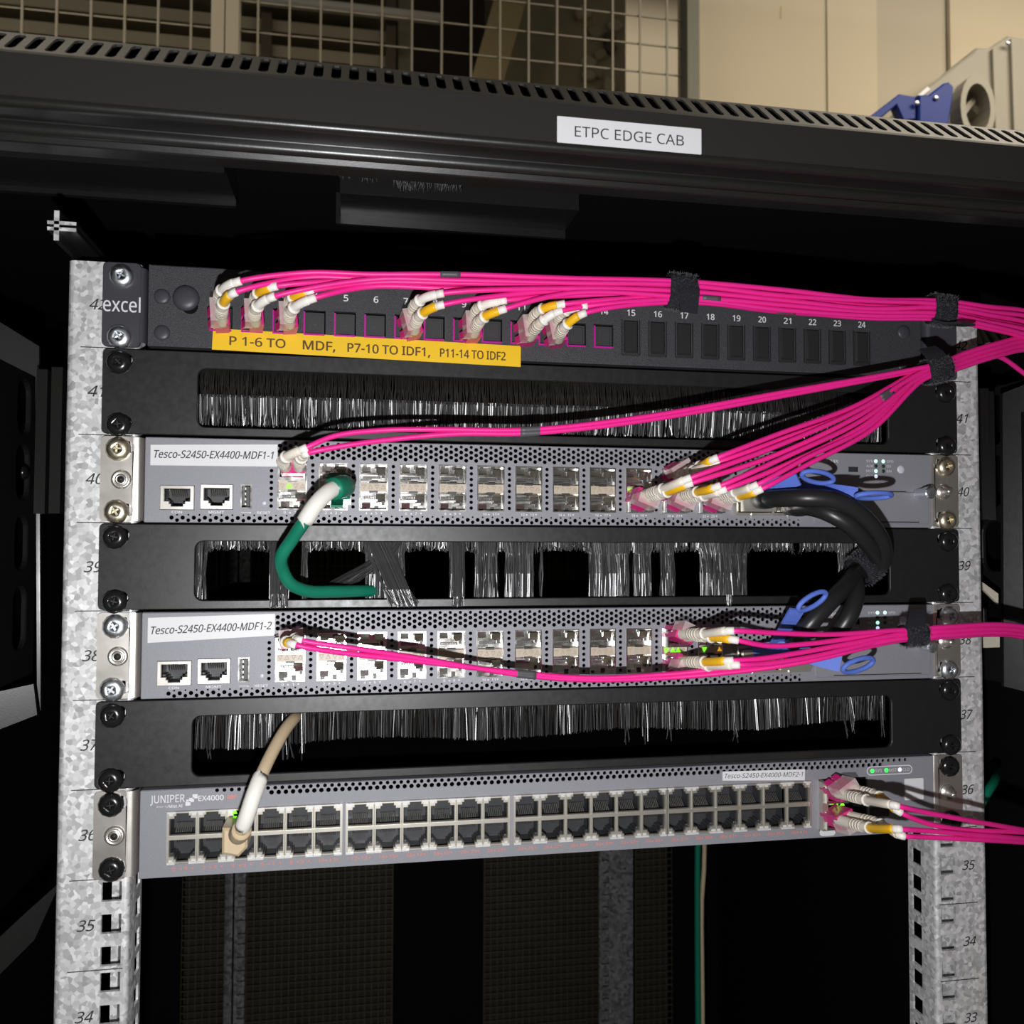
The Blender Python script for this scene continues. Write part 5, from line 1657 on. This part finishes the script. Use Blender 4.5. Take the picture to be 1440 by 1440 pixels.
# ---- hook and loop ties
def velcro_tie(c, d, label, hh, hd, wd=13.0, tail=None, seed=1):
    """band round a bundle: c centre, d bundle direction, hh/hd half height/depth"""
    r = random.Random(seed)
    c, d = Vector(c), Vector(d).normalized()
    up = (Vector((0, 0, 1)) - d * d.z).normalized()
    out = d.cross(up).normalized()
    if out.y > 0:
        out = -out
    t = thing('cable_tie', c - up * hh, label, 'cable tie', 'hook and loop cable ties')
    mb = MB()
    n, m_ = 28, 6
    prof = [(-.5, -.9), (-.46, .1), (-.3, .35), (0, .45), (.3, .35), (.46, .1), (.5, -.9)]
    vs_, fs = [], []
    for k in range(n):
        a = 2 * math.pi * k / n
        e = 3.0
        ca_, sa_ = math.cos(a), math.sin(a)
        rr = (abs(ca_) ** e + abs(sa_) ** e) ** (-1 / e)
        for (q, h) in prof:
            jit = r.uniform(-.25, .25)
            vs_.append(c + d * (q * wd + jit) + up * (sa_ * rr * (hh + 1.2 + h + r.uniform(-.15, .15))) + out * (ca_ * rr * (hd + 1.2 + h)))
    p = len(prof)
    for k in range(n):
        for j in range(p - 1):
            fs.append((k * p + j, k * p + j + 1, ((k + 1) % n) * p + j + 1, ((k + 1) % n) * p + j))
    mb.add(vs_, fs, 0, True)
    band = build('band', mb, 'velcro', t)
    if tail:
        tp = smooth_path([c + up * a + out * b + d * e for a, b, e in tail], 2)
        mb = MB()
        vs_, fs = [], []
        for i, q in enumerate(tp):
            tt = (tp[min(i + 1, len(tp) - 1)] - tp[max(0, i - 1)]).normalized()
            nn = tt.cross(d).normalized()
            w_ = wd * .42 * (1 - .25 * i / len(tp))
            for a, b in ((-1, -1), (1, -1), (1, 1), (-1, 1)):
                vs_.append(q + d * w_ * a + nn * .7 * b)
        for i in range(len(tp) - 1):
            for k in range(4):
                fs.append((i * 4 + k, i * 4 + (k + 1) % 4, (i + 1) * 4 + (k + 1) % 4, (i + 1) * 4 + k))
        fs += [(0, 1, 2, 3), tuple(range(len(vs_) - 4, len(vs_)))]
        mb.add(vs_, fs)
        build('tail', mb, 'velcro', t)
    mb = MB()
    for i in range(1100):
        a = r.uniform(0, 2 * math.pi)
        e = 3.0
        ca_, sa_ = math.cos(a), math.sin(a)
        rr = (abs(ca_) ** e + abs(sa_) ** e) ** (-1 / e)
        p0 = c + d * r.uniform(-.5, .5) * wd + up * (sa_ * rr * (hh + 1.4)) + out * (ca_ * rr * (hd + 1.4))
        nv = (up * sa_ * rr * hd + out * ca_ * rr * hh).normalized()
        p1 = p0 + nv * r.uniform(.5, 1.3) + d * r.uniform(-.7, .7) + up * r.uniform(-.5, .5)
        mb.tube([p0, (p0 + p1) / 2 + d * r.uniform(-.3, .3), p1], .09, 3, cap=False)
    build('loop_pile', mb, 'velcro_fuzz', band, kind='stuff')
    return t


velcro_tie((50.3, -44.0, 165.1), (1, 0, -.08), 'fuzzy black hook and loop tie above the numbered patch panel ports', 7.4, 4.8, 14.5, [(6, 4, 0), (0, 6.2, 2), (-7, 5, 3), (-11, 3, 4)], 1)
velcro_tie((200.5, -44.0, 163.0), (1, .05, -.06), 'black hook and loop tie round the upper fibre bundle at the patch panel ear', 6.6, 4.4, 13.5, [(-7, 4, -3), (-9.5, 8, 0), (-10, 14, 6)], 2)
velcro_tie((198.8, -42.0, 130.3), (1, .05, .22), 'black hook and loop tie round the lower fibre bundle below the patch panel ear', 5.0, 4.2, 15, [(5, 4, -1), (9, 3, -2), (13, 0, -3)], 3)
velcro_tie((178.8, -48.0, -13.4), (1, .05, .02), 'black hook and loop tie round the fibre bundle of the silver screwed switch', 4.2, 3.6, 13.5, [(4, 4, -2), (9, 3.4, -1), (13, 1, 1)], 4)
velcro_tie((167.6, -21.0, 22.1), (.75, .1, .5), 'black hook and loop tie holding the black stacking cables at the brush panel', 7.2, 7.2, 12, [(4, 8, 0), (9, 6, 4), (14, 2, 10)], 5)
